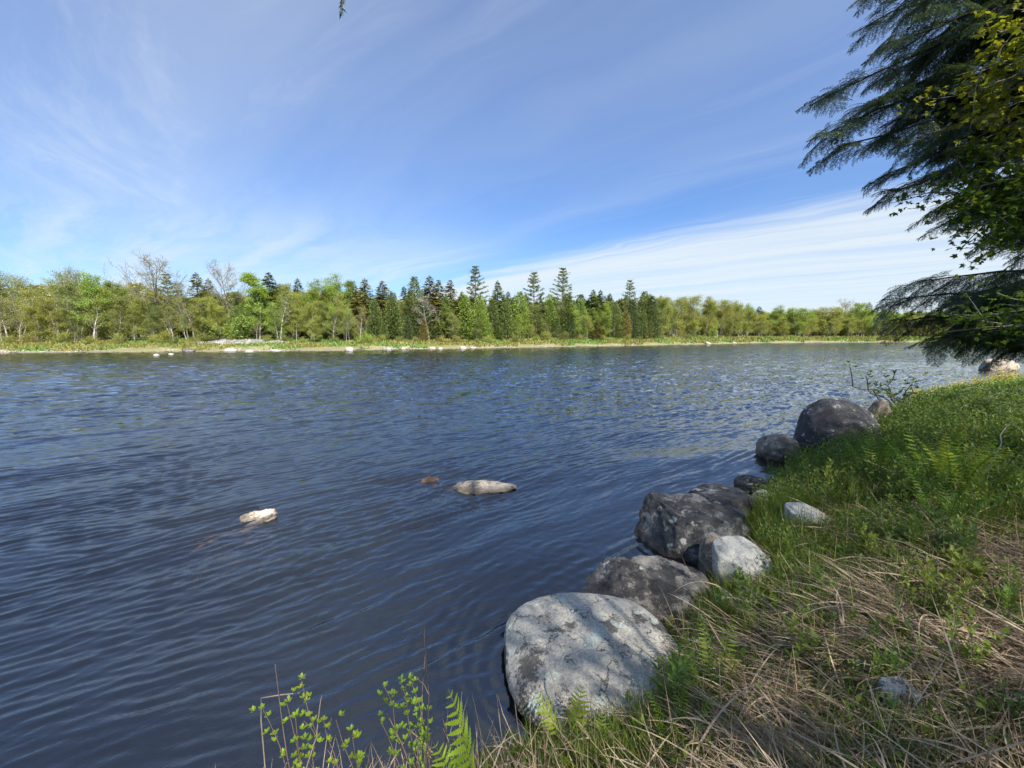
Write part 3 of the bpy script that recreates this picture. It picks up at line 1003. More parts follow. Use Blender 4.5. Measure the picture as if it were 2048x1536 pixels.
def plant(kind, q, height, hue, variant=None, wide=1.0, rz=None, row=0, label=None):
    k = trng.randrange(len(PROTO[kind])) if variant is None else variant
    tm, cm, bark, lm, H = PROTO[kind][k]
    nm, cat, _ = KINDS[kind]
    z = float(far_h(np.array([q[0]]), np.array([q[1]]))[0])
    e = link(nm, None, loc=(q[0], q[1], z))
    s = height / H
    wide = wide * 1.22 if kind == 'spruce' else wide
    e.scale = (s * wide, s * wide, s)
    e.rotation_euler[2] = trng.random() * 6.28 if rz is None else rz
    a = link('trunk', tm, bark, e)
    if cm is not None:
        b = link('crown', cm, lm, e)
        f = trng.uniform(0.88, 1.12)
        h = HUES[hue]
        b.color = (h[0] * f * trng.uniform(0.94, 1.06), h[1] * f, h[2] * f * trng.uniform(0.9, 1.1), 1)
    tag(e, label, cat)
    TREES.append((e, kind, hue, float(to_px(np.array([q[0], q[1], z]))[0]), row, label))
    return e


FARA = np.array(FAR)


def shore_at(px):
    """ground point of the far shore seen at that column, and the inland normal"""
    k = np.interp(px, [a for a, _ in far_px], np.arange(len(far_px)))
    i = int(min(k, len(far_px) - 2))
    a, b = FARA[i + 1], FARA[i + 2]
    # where the column's line of sight meets the segment
    d = px_dir(px, 690)[:2]
    M = np.array([[d[0], -(b - a)[0]], [d[1], -(b - a)[1]]])
    s, _ = np.linalg.solve(M, a)
    return d * s


def on_column(px, back):
    p = shore_at(px)
    u = p / np.linalg.norm(p)
    lo, hi = 0.0, 200.0                              # walk away from the viewer until 'back' metres inland
    for _ in range(40):
        m = (lo + hi) / 2
        q = p + u * m
        if line_dist(np.array([q[0]]), np.array([q[1]]), FAR)[0] < back:
            lo = m
        else:
            hi = m
    return p + u * lo


def tree_px(kind, px, top, back, hue, label=None, **kw):
    q = on_column(px, back)
    z = float(far_h(np.array([q[0]]), np.array([q[1]]))[0])
    zt = PY(px, top, q[1])[2]
    return plant(kind, q, max(1.0, (zt - z) * 1.02), hue, row=back, label=label, **kw)


# the trees that give the skyline its shape
T = tree_px
T('birch', 18, 556, 9, 'olive', 'slender white stemmed birch at the left end of the far bank', variant=0)
T('sparse', 6, 541, 14, 'olive'); T('sparse', 45, 541, 16, 'olive'); T('sparse', 78, 545, 13, 'yellow'); T('birch', 84, 570, 8, 'yellow', variant=1)
T('sparse', 120, 541, 16, 'yellow'); T('sparse', 152, 527, 18, 'olive', 'tall gauzy thin leaved tree rising just left of the layered lime green pair')
T('sparse', 186, 536, 15, 'grey')
T('layered', 194, 552, 10, 'lime', 'left tree of the layered lime green pair', variant=0)
T('layered', 231, 561, 11, 'lime', 'right tree of the layered lime green pair', variant=1)
T('bare', 310, 523, 13, 'tan', 'biggest wide nearly bare tree on the far bank', variant=0, wide=1.0)
T('pine', 346, 547, 20, 'mid', 'small half hidden pine behind the biggest bare tree', wide=0.8)
T('spruce', 405, 549, 18, 'brown', wide=1.2); T('spruce', 428, 560, 20, 'brown'); T('sparse', 390, 560, 14, 'olive')
T('bare', 468, 537, 15, 'tan', 'second wide nearly bare tree, above the round lime shrub', variant=1, wide=0.72)
T('poplar', 521, 538, 11, 'lime', 'bright lime green narrow tree with a pale stem', variant=0, wide=1.15)
T('spruce', 547, 547, 16, 'mid', 'dark spruce right behind the bright lime green narrow tree', wide=1.2)
T('shrub', 474, 628, 7, 'lime', 'large round lime green shrub in front of the trees', wide=1.25, variant=0)
T('shrub', 330, 660, 6, 'yellow', 'yellowish spreading shrub by the stone bar', wide=1.3)
T('birch', 562, 575, 8, 'olive', 'white stemmed birch just right of the bright lime green narrow tree', variant=0)
T('spruce', 603, 559, 19, 'mid'); T('dense', 622, 565, 17, 'lime'); T('dense', 655, 557, 18, 'lime'); T('dense', 580, 570, 16, 'yellow')
T('poplar', 697, 555, 20, 'green'); T('spruce', 735, 560, 14, 'brown', wide=1.3); T('spruce', 716, 572, 16, 'brown'); T('spruce', 769, 564, 14, 'brown', wide=1.2)
T('cedar', 832, 556, 12, 'mid', wide=0.9); T('spruce', 812, 575, 14, 'dark'); T('spruce', 862, 554, 14, 'brown', wide=1.2); T('spruce', 880, 562, 15, 'mid'); T('spruce', 902, 562, 14, 'brown')
T('pine', 952, 535, 14, 'mid', 'tallest tiered pine standing free above the far woods', variant=0, wide=0.80)
T('spruce', 996, 564, 13, 'mid', 'pointed spruce between the tallest pine and the twin pines')
T('spruce', 1016, 585, 13, 'blue'); T('spruce', 925, 585, 13, 'mid')
T('pine', 1067, 544, 13, 'mid', 'left tree of the twin tiered pines', variant=1, wide=0.86)
T('pine', 1124, 539, 13, 'mid', 'right tree of the twin tiered pines', variant=0, wide=0.86, rz=2.0)
T('spruce', 1184, 581, 14, 'mid', wide=1.1); T('spruce', 1198, 582, 15, 'dark'); T('spruce', 1215, 592, 15, 'mid')
T('pine', 1256, 560, 13, 'mid', 'single smaller tiered pine right of the twin pines', variant=1, wide=0.74, rz=1.0)
T('snag', 859, 590, 8, 'tan', 'dead grey snag in front of the dark conifers')
T('sparse', 722, 610, 7, 'tan', 'small tan half bare tree leaning over the far shore')
for px, top, hue in ((752, 600, 'mid'), (788, 585, 'mid'), (818, 600, 'dark'), (850, 598, 'dark'), (893, 595, 'mid'), (930, 590, 'fresh'), (960, 592, 'fresh'), (985, 598, 'mid'), (1012, 600, 'mid'),
                     (1040, 585, 'fresh'), (1072, 605, 'mid'), (1100, 600, 'fresh'), (1136, 590, 'mid'), (1160, 600, 'fresh'), (1228, 605, 'mid'), (1262, 600, 'dark'), (1285, 585, 'mid'), (1300, 594, 'dark')):
    T('cedar', px, top, trng.uniform(9, 12), hue, wide=1.05)
for px, top, hue in ((1150, 612, 'lime'), (1175, 625, 'yellow'), (1206, 622, 'lime'), (1235, 630, 'lime'), (700, 610, 'yellow'), (668, 620, 'lime'), (1322, 596, 'yellow')):
    T('dense', px, top, trng.uniform(8, 11), hue, wide=1.0)
for px, top, hue, kd in ((1345, 597, 'yellow', 'clump'), (1380, 591, 'yellow', 'clump'), (1408, 600, 'yellow', 'dense'), (1436, 597, 'yellow', 'clump'), (1466, 606, 'yellow', 'clump'),
                         (1492, 618, 'olive', 'clump'), (1542, 616, 'lime', 'dense'), (1570, 622, 'lime', 'dense'), (1598, 614, 'lime', 'clump'), (1625, 622, 'yellow', 'clump'),
                         (1655, 612, 'yellow', 'clump'), (1725, 608, 'lime', 'dense'), (1712, 618, 'lime', 'dense'), (1760, 622, 'green', 'dense')):
    T(kd, px, top, trng.uniform(12, 20), hue, wide=1.05 if px < 1500 else 1.2)
T('spruce', 1513, 614, 26, 'blue', 'dark pointed spruce over the distant lime green trees', wide=1.4)
T('bare', 1688, 604, 20, 'tan', 'distant bare crowned tree above the yellow green woods', variant=1, wide=0.8)
T('spruce', 1730, 606, 30, 'blue', 'dark spruce tip beyond the distant bright tree', wide=1.2)


def region(px):
    if px < 290:
        return ('sparse', 'sparse', 'layered', 'dense', 'birch', 'sparse', 'sparse'), ('olive', 'yellow', 'olive', 'yellow', 'grey'), 556
    if px < 520:
        return ('sparse', 'layered', 'dense', 'spruce', 'birch'), ('olive', 'yellow', 'olive', 'green'), 575
    if px < 720:
        return ('dense', 'sparse', 'layered', 'spruce', 'birch'), ('yellow', 'olive', 'lime', 'olive', 'yellow'), 572
    if px < 1320:
        return ('spruce', 'cedar', 'cedar', 'spruce', 'dense'), ('mid', 'dark', 'mid', 'brown'), 588
    if px < 1500:
        return ('clump', 'dense', 'clump', 'sparse'), ('yellow', 'olive', 'yellow', 'lime'), 610
    return ('clump', 'dense', 'clump', 'layered'), ('yellow', 'lime', 'olive', 'yellow', 'lime'), 622


px = -150.0
while px < 2120:
    q = on_column(px, 10)
    for back in (8.5, 12.5, 18, 25):
        x = px + trng.uniform(-9, 9)
        ks, hs, top = region(x)
        kd, hue = trng.choice(ks), trng.choice(hs)
        if kd in ('spruce', 'cedar') and hue in ('olive', 'yellow', 'lime', 'green', 'grey'):
            hue = trng.choice(('mid', 'dark', 'brown'))
        if kd not in ('spruce', 'cedar', 'pine') and hue in ('mid', 'dark', 'brown'):
            hue = trng.choice(('lime', 'yellow', 'olive'))
        low = {8.5: trng.uniform(26, 62), 12.5: trng.uniform(10, 42), 18: trng.uniform(4, 22), 25: trng.uniform(0, 14)}[back]
        if x > 1500:
            low *= 0.42
        T(kd, x, top + low, back * (1 if x < 1450 else 1.4) + trng.uniform(-1, 1), hue, wide=trng.uniform(0.85, 1.15))
    px += 3.1 * FPX / q[1]
# shrubs at the edge of the woods
px = -60.0
while px < 1800:
    q = on_column(px, 6)
    hgt = trng.uniform(1.1, 2.4) * (0.8 if px > 1400 else 1)
    plant('shrub', on_column(px, trng.uniform(4.8, 7.5)), hgt, trng.choice(('yellow', 'lime', 'olive', 'olive', 'tan')), row=5, wide=trng.uniform(0.9, 1.5))
    px += trng.uniform(2.2, 6.0) * FPX / q[1]

# leaning pale dead trunk on the bank
q = PZ(84, 699)
g = Geo()
g.tube([(0, 0, -0.1), (0.7, 0.1, 1.1), (1.25, 0.15, 2.15), (1.5, 0.2, 2.75)], [0.12, 0.11, 0.08, 0.04], 7)
g.tube([(0.1, 0, 0.1), (-0.9, -0.1, 0.0)], [0.07, 0.03], 5)
tag(link('fallen_tree', g.mesh('fallen_tree', True), BIRCH, loc=(q[0], q[1] + 3, 0.75)), 'bleached dead trunk leaning out over the far bank grass', 'dead tree')

# labels for the trees that have none: kind, colour, row, and their place counted from a landmark tree
LAND = [(18, 'the slender white birch'), (212, 'the layered lime pair'), (310, 'the biggest bare tree'), (521, 'the bright narrow tree'), (722, 'the tan leaning tree'),
        (859, 'the dead snag'), (952, 'the tallest pine'), (1095, 'the twin pines'), (1256, 'the single pine'), (1513, 'the dark spruce tip'), (1688, 'the distant bare crown')]
ORD = ('first second third fourth fifth sixth seventh eighth ninth tenth eleventh twelfth thirteenth fourteenth fifteenth sixteenth seventeenth eighteenth nineteenth twentieth').split()
bins = {}
for o, kind, hue, px, row, label in TREES:
    if label:
        continue
    lp, lm_ = min(LAND, key=lambda a: abs(a[0] - px))
    side = 'left' if px < lp else 'right'
    rw = 'in the front row' if row < 10.5 else 'in the second row' if row < 15.5 else 'at the back'
    if kind == 'shrub':
        rw = 'on the bank'
    bins.setdefault((kind, hue, rw, side, lm_), []).append((abs(px - lp), o))
for (kind, hue, rw, side, lm_), lst in bins.items():
    lst.sort(key=lambda a: a[0])
    for i, (_, o) in enumerate(lst):
        o['label'] = f"{ORD[i] + ' ' if len(lst) > 1 else ''}{HWORD[hue]} {KINDS[kind][2]} {rw} {side} of {lm_}"
        o['group'] = 'shrubs edging the far woods' if kind == 'shrub' else 'trees of the far woods'

# the deep wood behind, one mass
rng = np.random.default_rng(77)
gT, gC = Geo(), Geo()
WOODLEAF = leaf_mat('deep wood foliage', (0.20, 0.205, 0.055), 0.35, use_obj=False)
px = -260.0
while px < 2150:
    for back in (24, 31, 38):
        q = on_column(px + trng.uniform(-12, 12), back)
        z = float(far_h(np.array([q[0]]), np.array([q[1]]))[0])
        top = PY(px, region(px)[2] + (trng.uniform(8, 26) if px < 1500 else trng.uniform(2, 12)), q[1])[2]
        Hh = top - z
        gT.tube([(q[0], q[1], z), (q[0] + 0.2, q[1], z + Hh * 0.9)], [0.14, 0.04], 5)
        n = 620
        u = rng.random(n)
        ang = rng.random(n) * 6.28
        rr = (3.0 * np.sin(np.pi * (0.25 + 0.73 * u)) ** 0.6) * np.sqrt(rng.random(n))
        P = np.stack([q[0] + rr * np.cos(ang), q[1] + rr * np.sin(ang), z + 0.4 + (Hh - 0.4) * u], -1)
        conif = 700 < px < 1320 and trng.random() < 0.7
        tn = tints(rng, n, 0.3, 0.1) * (np.array([0.45, 0.62, 0.7]) if conif else np.array([trng.uniform(0.9, 1.25), 1.1, 0.9]))
        gC.leaves(P, rand_unit(rng, n), rand_unit(rng, n) + [0, 0, 0.6], rng.uniform(0.35, 0.7, n), 0.36, tn)
    px += 2.9 * FPX / on_column(px, 33)[1]
wd = link('woodland', gC.mesh('woodland'), WOODLEAF)
tag(wd, 'deep woods filling the gaps behind the trees of the far bank', 'woods', kind='stuff')
tr = link('distant_trunks', gT.mesh('distant_trunks', True), BARK, wd)


# ------------------------------------------------------------------ hemlock over the right bank
def needle_spray(seed, step=0.016):
    """one flat drooping hemlock spray, 1 m long along +X"""
    rng = np.random.default_rng(seed)
    G, S = Geo(), Geo()

    def axis(p0, az, L, pitch, droop, n=7):
        pts = [np.array(p0, float)]
        for i in range(n - 1):
            pt = pitch - droop * (i / (n - 1)) ** 1.3
            a = az + rng.normal() * 0.05
            pts.append(pts[-1] + np.array([math.cos(a) * math.cos(pt), math.sin(a) * math.cos(pt), math.sin(pt)]) * L / (n - 1))
        return np.array(pts)

    def needles(path, L):
        m = max(4, int(L / step))
        tt = (np.arange(m) + rng.random(m) * 0.6) / m
        k = tt * (len(path) - 1)
        i = np.minimum(k.astype(int), len(path) - 2)
        P = path[i] + (path[i + 1] - path[i]) * (k - i)[:, None]
        d = path[i + 1] - path[i]
        d /= np.linalg.norm(d, axis=1, keepdims=True)
        side = np.cross(d, [0, 0, 1.0])
        side /= np.linalg.norm(side, axis=1, keepdims=True) + 1e-6
        for s in (-1, 1):
            D = side * s * rng.uniform(0.7, 1.1, (m, 1)) + d * 0.6 + rng.normal(size=(m, 3)) * 0.16
            G.leaves(P, D, np.array([0, 0, 1.0]) + rng.normal(size=(m, 3)) * 0.3, rng.uniform(0.022, 0.036, m) * (1.05 - 0.35 * tt), 0.0095, tints(rng, m, 0.3, 0.12), mid=0.5)

    main = axis((0, 0, 0), 0, 1.0, 0.15, 0.65, 9)
    S.tube(main, np.linspace(0.006, 0.0015, 9), 4)
    needles(main, 1.0)
    for i in range(30):
        t = 0.06 + 0.92 * i / 30
        p, d = at_path(main, t)
        s = 1 if i % 2 else -1
        L = (0.42 * (1 - t) ** 0.7 + 0.06) * rng.uniform(0.75, 1.2)
        pitch0 = math.asin(np.clip(d[2] / np.linalg.norm(d), -1, 1))
        tw = axis(p, s * R(rng.uniform(42, 62)), L, pitch0 * 0.6 + rng.normal() * 0.15, 1.0, 6)
        S.tube(tw, np.linspace(0.0028, 0.001, 6), 3)
        needles(tw, L)
        for j in range(int(L / 0.045)):
            t2 = 0.12 + 0.8 * j / max(1, int(L / 0.045))
            q, dq = at_path(tw, t2)
            az = math.atan2(dq[1], dq[0]) + (1 if j % 2 else -1) * R(rng.uniform(38, 60))
            l2 = (0.30 * L * (1 - t2) + 0.03) * rng.uniform(0.8, 1.3)
            tw2 = axis(q, az, l2, math.asin(np.clip(dq[2] / np.linalg.norm(dq), -1, 1)) * 0.8, 0.5, 4)
            needles(tw2, l2)
    return G, S


SPRAYS = [needle_spray(300 + i) for i in range(4)]
HEMLEAF = leaf_mat('hemlock needles', (0.085, 0.14, 0.060), 0.3, rough=0.35, spec=0.5)


def frame_of(d, roll=0.0, s=1.0, o=(0, 0, 0)):
    d = np.asarray(d, float)
    d = d / np.linalg.norm(d)
    y = np.cross([0, 0, 1.0], d)
    y /= np.linalg.norm(y)
    z = np.cross(d, y)
    yy = y * math.cos(roll) + z * math.sin(roll)
    zz = np.cross(d, yy)
    M = np.eye(4)
    M[:3, 0], M[:3, 1], M[:3, 2], M[:3, 3] = d * s, yy * s, zz * s, o
    return M


def bough(rng, start, tip, sprays, sag=0.25, size=1.0):
    """limb from the trunk to a tip with sprays along its outer part; returns wood and needles"""
    S, G = Geo(), Geo()
    start, tip = np.asarray(start, float), np.asarray(tip, float)
    L = np.linalg.norm(tip - start)
    t = np.linspace(0, 1, 12)[:, None]
    path = start + (tip - start) * t + np.array([0, 0, 1.0]) * sag * L * (t * (1 - t))
    path[1:-1] += rng.normal(size=(10, 3)) * 0.02
    S.tube(path, np.linspace(0.030, 0.005, 12), 6)
    d_end = path[-1] - path[-3]
    for i in range(sprays):
        u = 1 - (i / sprays) ** 0.9 * min(0.8, 2.5 / L)
        p, d = at_path(path, min(u, 0.985))
        az = math.atan2(d[1], d[0]) + (0 if i == 0 else (1 if i % 2 else -1) * R(rng.uniform(15, 75)))
        sl = size * (0.44 + 0.24 * (1 - u) * 2) * rng.uniform(0.8, 1.2)
        pit = -R(rng.uniform(5, 45))
        dd = np.array([math.cos(az) * math.cos(pit), math.sin(az) * math.cos(pit), math.sin(pit)])
        back = p - dd * sl * 0.7 * (i == 0)
        M = frame_of(dd, rng.normal() * 0.3, sl, back)
        g, s = SPRAYS[rng.integers(4)]
        G.merge(g, M)
        S.merge(s, M)
    return S, G


TWIGBARK = bark_mat('hemlock twig bark', (0.035, 0.028, 0.023), (0.075, 0.06, 0.05))
rng = np.random.default_rng(11)
HX, HY = 7.3, 4.7
hz = ground_at(HX, HY)
hem = link('hemlock_tree', None, loc=(HX, HY, hz))
tag(hem, 'dark hemlock whose drooping boughs reach over the water', 'tree')
g = Geo()
g.tube([(0, 0, -0.3), (0.02, 0, 2), (0.1, 0.05, 6), (0.1, 0, 11), (0.1, 0, 14)], [0.26, 0.21, 0.16, 0.09, 0.02], 12)
link('trunk', g.mesh('hemlock_trunk', True), DARKBARK, hem)
TIPS = [  # tip pixel, distance, sprays, rise of the limb towards the trunk, sag
    (1712, 4, 4.7, 9, 0.30, 0.2), (1716, 62, 4.9, 10, 0.28, 0.2), (1735, 112, 4.4, 9, 0.28, 0.2), (1618, 212, 5.0, 12, 0.28, 0.22), (1612, 284, 4.8, 13, 0.26, 0.2),
    (1768, 118, 5.4, 9, 0.3, 0.2), (1735, 176, 5.3, 10, 0.3, 0.2), (1642, 325, 5.1, 10, 0.28, 0.2), (1738, 368, 5.2, 9, 0.34, 0.2), (1736, 420, 4.9, 10, 0.36, 0.2),
    (1820, 30, 5.6, 10, 0.3, 0.2), (1850, 160, 4.6, 10, 0.25, 0.2), (1830, 230, 5.6, 11, 0.28, 0.2), (1760, 255, 5.0, 10, 0.28, 0.2), (1900, 60, 4.3, 9, 0.25, 0.2),
    (1900, 210, 5.2, 10, 0.2, 0.2), (1930, 300, 5.6, 9, 0.25, 0.2), (1800, 340, 5.5, 9, 0.3, 0.2), (1760, -60, 4.8, 9, 0.3, 0.2), (1880, -40, 4.8, 9, 0.3, 0.2), (1980, 140, 5.4, 9, 0.2, 0.2),
    (1790, 20, 4.4, 9, 0.24, 0.2), (1760, 200, 4.7, 9, 0.22, 0.2), (1790, 150, 5.8, 9, 0.26, 0.2), (1840, 90, 5.0, 9, 0.24, 0.2), (1700, 235, 5.5, 9, 0.26, 0.2), (1720, 300, 5.6, 9, 0.26, 0.2), (1780, 300, 4.6, 9, 0.22, 0.2),
    (1850, 280, 5.2, 9, 0.22, 0.2), (1930, 100, 5.6, 9, 0.22, 0.2), (1990, 20, 5.0, 9, 0.22, 0.2), (1870, 320, 4.8, 9, 0.2, 0.2), (2000, 240, 4.8, 9, 0.2, 0.2), (1960, 200, 4.5, 9, 0.2, 0.2), (1920, 400, 5.0, 9, 0.2, 0.2), (2010, 440, 5.0, 9, 0.2, 0.2),
    (1868, 360, 4.6, 9, 0.25, 0.15), (1872, 425, 4.9, 9, 0.25, 0.15), (1905, 445, 4.5, 9, 0.22, 0.15), (1965, 478, 4.6, 9, 0.2, 0.15), (2025, 500, 4.4, 8, 0.2, 0.15), (1960, 420, 5.2, 10, 0.2, 0.15), (1940, 380, 4.4, 9, 0.2, 0.15),
    (1762, 600, 5.1, 11, 0.05, 0.05), (1830, 563, 5.4, 9, 0.04, 0.05), (1780, 640, 5.3, 10, 0.05, 0.05), (1850, 678, 4.7, 10, 0.06, 0.05), (1900, 600, 4.9, 11, 0.05, 0.05), (1905, 670, 4.9, 9, 0.06, 0.05),
    (1975, 660, 4.6, 9, 0.06, 0.05), (1960, 610, 5.2, 10, 0.04, 0.05), (1990, 575, 4.6, 9, 0.05, 0.05), (1860, 640, 5.6, 10, 0.05, 0.05), (2030, 640, 4.6, 9, 0.05, 0.05)]
for i, (a, b, y, n, rise, sag) in enumerate(TIPS):
    tip = PY(a, b, y)
    base = np.array([HX, HY, 0])
    L = np.linalg.norm((base - tip)[:2])
    base[2] = max(hz + 0.6, tip[2] + rise * L)
    S, G = bough(rng, base - [HX, HY, hz], tip - [HX, HY, hz], int(n * 1.35), sag, 1.0)
    e = link('bough', S.mesh('bough', True), TWIGBARK, hem)
    c = link('needles', G.mesh('needles'), HEMLEAF, e)
# the rest of its crown, above and behind the frame
tm, cm, bk, lm, H = PROTO['spruce'][1]
top = link('crown', cm, NEEDLE, hem, loc=(0.3, -0.6, 7.0))
top.scale = (0.95, 0.95, 0.6)
top.color = (0.9, 1.0, 0.95, 1)


# ------------------------------------------------------------------ young maple in front of it
def maple_leaves(G, P, D, N, L, tint):
    D = D / np.linalg.norm(D, axis=1, keepdims=True)
    S = np.cross(D, N)
    S /= np.linalg.norm(S, axis=1, keepdims=True) + 1e-6
    for a, k in ((0, 1.0), (0.75, 0.82), (-0.75, 0.82), (1.5, 0.5), (-1.5, 0.5)):
        G.leaves(P, D * math.cos(a) + S * math.sin(a), N, L * k, L * k * 0.52, tint, mid=0.5, fold=0.05)


MAPLELEAF = leaf_mat('maple leaves', (0.24, 0.275, 0.04), 0.55)
MX, MY = 6.3, 3.0
mz = ground_at(MX, MY)
mp = link('maple_tree', None, loc=(MX, MY, mz))
tag(mp, 'young maple with small yellow green leaves in front of the dark hemlock', 'tree')
g = Geo()
g.tube([(0, 0, -0.3), (0.05, 0, 2), (-0.1, 0.05, 4.5), (0.1, 0, 7.5)], [0.10, 0.085, 0.06, 0.02], 8)
link('trunk', g.mesh('maple_trunk', True), BARK, mp)
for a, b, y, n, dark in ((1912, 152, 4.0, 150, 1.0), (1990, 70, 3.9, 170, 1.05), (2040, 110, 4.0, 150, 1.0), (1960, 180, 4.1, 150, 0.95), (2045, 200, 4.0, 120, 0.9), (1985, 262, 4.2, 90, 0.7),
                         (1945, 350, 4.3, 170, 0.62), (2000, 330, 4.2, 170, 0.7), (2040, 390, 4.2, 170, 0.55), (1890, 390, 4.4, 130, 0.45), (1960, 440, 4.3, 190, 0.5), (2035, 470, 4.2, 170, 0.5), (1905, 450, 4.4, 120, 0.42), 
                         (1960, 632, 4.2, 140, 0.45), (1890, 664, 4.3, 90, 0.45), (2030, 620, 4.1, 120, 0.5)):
    tip = PY(a, b, y) - [MX, MY, mz]
    bz = max(0.8, min(tip[2] - 0.1, 7.0))
    n = int(n * 1.9)
    S, G = Geo(), Geo()
    t_ = np.linspace(0, 1, 8)[:, None]
    st = np.array([0, 0, bz])
    path = st + (tip - st) * t_ + np.array([0, 0, 0.5]) * t_ * (1 - t_)
    S.tube(path, np.linspace(0.022, 0.004, 8), 5)
    for k in range(7):
        p_, d_ = at_path(path, rng.uniform(0.55, 1.0))
        v = d_ / np.linalg.norm(d_) + rng.normal(size=3) * 0.6
        tw = limb_path(rng, p_, v / np.linalg.norm(v), rng.uniform(0.25, 0.5), 4, 0.1, 0.2)
        S.tube(tw, [0.007, 0.006, 0.005, 0.003], 3)
        m = n // 7
        P = np.array([at_path(tw, x)[0] for x in rng.random(m)]) + rng.normal(size=(m, 3)) * 0.09
        D = rand_unit(rng, m) * np.array([1, 1, 0.5]) + [0, 0, -0.45]
        N = rand_unit(rng, m) * 0.7 + [0, 0, 0.8]
        # sunlight painted into the leaf tint: upper shoots sunlit yellow, lower ones shaded
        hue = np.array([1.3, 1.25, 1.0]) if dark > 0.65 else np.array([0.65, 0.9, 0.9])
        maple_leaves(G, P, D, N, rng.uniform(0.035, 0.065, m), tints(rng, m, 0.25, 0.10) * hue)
    e = link('branch', S.mesh('branch', True), BARK, mp)
    link('leaves', G.mesh('leaves'), MAPLELEAF, e)


# ------------------------------------------------------------------ trees on the bank behind and beside the viewer: their shade lies on the bank
for v in range(2):
    T_, C_ = broadleaf(120 + v, 11, 0.28, 3.8, 20, 0, 0.055, 1.0)
    r_ = np.random.default_rng(500 + v)
    n = 115000
    u_ = rand_unit(r_, n) * (r_.random((n, 1)) ** 0.36) * np.array([3.9, 3.9, 4.0]) + [0, 0, 7.2]  # unseen crowns shaped as even leaf clouds, for soft thin shade
    C_.leaves(u_, rand_unit(r_, n), rand_unit(r_, n) + [0, 0, 0.5], r_.uniform(0.026, 0.042, n), r_.uniform(0.016, 0.025, n), tints(r_, n))
    proto('shade', v, 11, (T_, C_), BARK, LEAF)
KINDS['shade'] = KINDS['dense']


def bank_tree(kind, k, x, y, height, label, hue=(0.8, 0.95, 0.8)):
    tm, cm, bk, lm, H = PROTO[kind][k]
    e = link(KINDS[kind][0], None, loc=(x, y, ground_at(x, y)))
    e.scale = (height / H * 1.15, height / H * 1.15, height / H)
    link('trunk', tm, bk, e)
    link('crown', cm, lm, e).color = (*hue, 1)
    tag(e, label, 'tree', 'trees standing on the near bank')
    return e


bank_tree('shade', 0, 6.6, -2.4, 12.5, 'tall leafy tree on the near bank, shading the rocks')
bank_tree('shade', 1, 4.2, -5.2, 10.5, 'leafy tree on the near bank, nearest to the viewer')
bank_tree('shade', 0, 9.8, 0.2, 13, 'leafy tree on the near bank close to the young maple')
bank_tree('shade', 1, 14.5, 4.0, 11, 'leafy tree on the near bank beyond the hemlock')
hb = bank_tree('spruce', 2, -3.0, -3.2, 12, 'conifer behind the viewer with one long bough ending in a hanging twig', (1, 1, 1))
# its long bough, whose tip hangs into the top of the picture
o3 = np.array(hb.location)
hb_s = hb.scale[2]
tip = PY(681, 38, 1.9)
knee = tip + [0.05, 0.10, 0.85]
S, G = Geo(), Geo()
path = np.array([[-3.0, -3.2, 5.4], [-1.9, -1.2, 5.35], [-1.05, 0.9, 5.05], knee + [-0.02, -0.1, 0.12], knee * 0.6 + tip * 0.4 + [0.03, 0, 0.02], knee * 0.2 + tip * 0.8 + [0.02, 0, 0], tip + [0, 0, 0.02]])
S.tube(path, [0.05, 0.03, 0.015, 0.008, 0.005, 0.003, 0.002], 6)
m = 210
tt = rng.random(m) ** 0.8
P = np.array([at_path(path[3:], x)[0] for x in tt])
D = rand_unit(rng, m) * [1, 1, 0.3] + [0, 0, -0.8]
G.leaves(P, D, rand_unit(rng, m), rng.uniform(0.018, 0.030, m), 0.0045, tints(rng, m, 0.25, 0.1))
for geo in (S, G):
    for i in range(len(geo.V)):
        geo.V[i] = (geo.V[i] - o3) / np.array(hb.scale)
e = link('bough', S.mesh('bough', True), DARKBARK, hb)
link('needles', G.mesh('needles'), HEMLEAF, e)


# ------------------------------------------------------------------ ferns and other plants of the near bank
FERNLEAF = leaf_mat('fern fronds', (0.20, 0.30, 0.045), 0.5)
HERB = leaf_mat('herb leaves', (0.17, 0.25, 0.045), 0.45)
STEM, t = new_mat('plant stems')
at = t.node('ShaderNodeAttribute', attribute_name='tint')
p = t.node('ShaderNodeBsdfPrincipled')
t.put(p.inputs['Base Color'], at.outputs['Color'])
p.inputs['Roughness'].default_value = 0.8
out(t, p.outputs[0])


def pinna(G, base, d, up, L, Wd, lobes=6, tint=(1, 1, 1), curl=0.1):
    d = d / np.linalg.norm(d)
    s = np.cross(up, d)
    s /= np.linalg.norm(s)
    u = np.cross(d, s)
    k = lobes * 2
    x = np.linspace(0, 1, k + 1)
    prof = (np.sin(np.pi * (0.18 + 0.82 * x) ** 0.8) ** 0.8) * Wd / 2
    prof[1::2] *= 0.55
    prof[-1] = 0.0006
    c = base + d * (x * L)[:, None] - u * (curl * L * x ** 2)[:, None]
    V = np.concatenate([c + s * prof[:, None], c - s * prof[:, None]])
    i = np.arange(k)
    G.add(V, np.stack([i, i + 1, i + k + 2, i + k + 1], -1), np.array(tint))


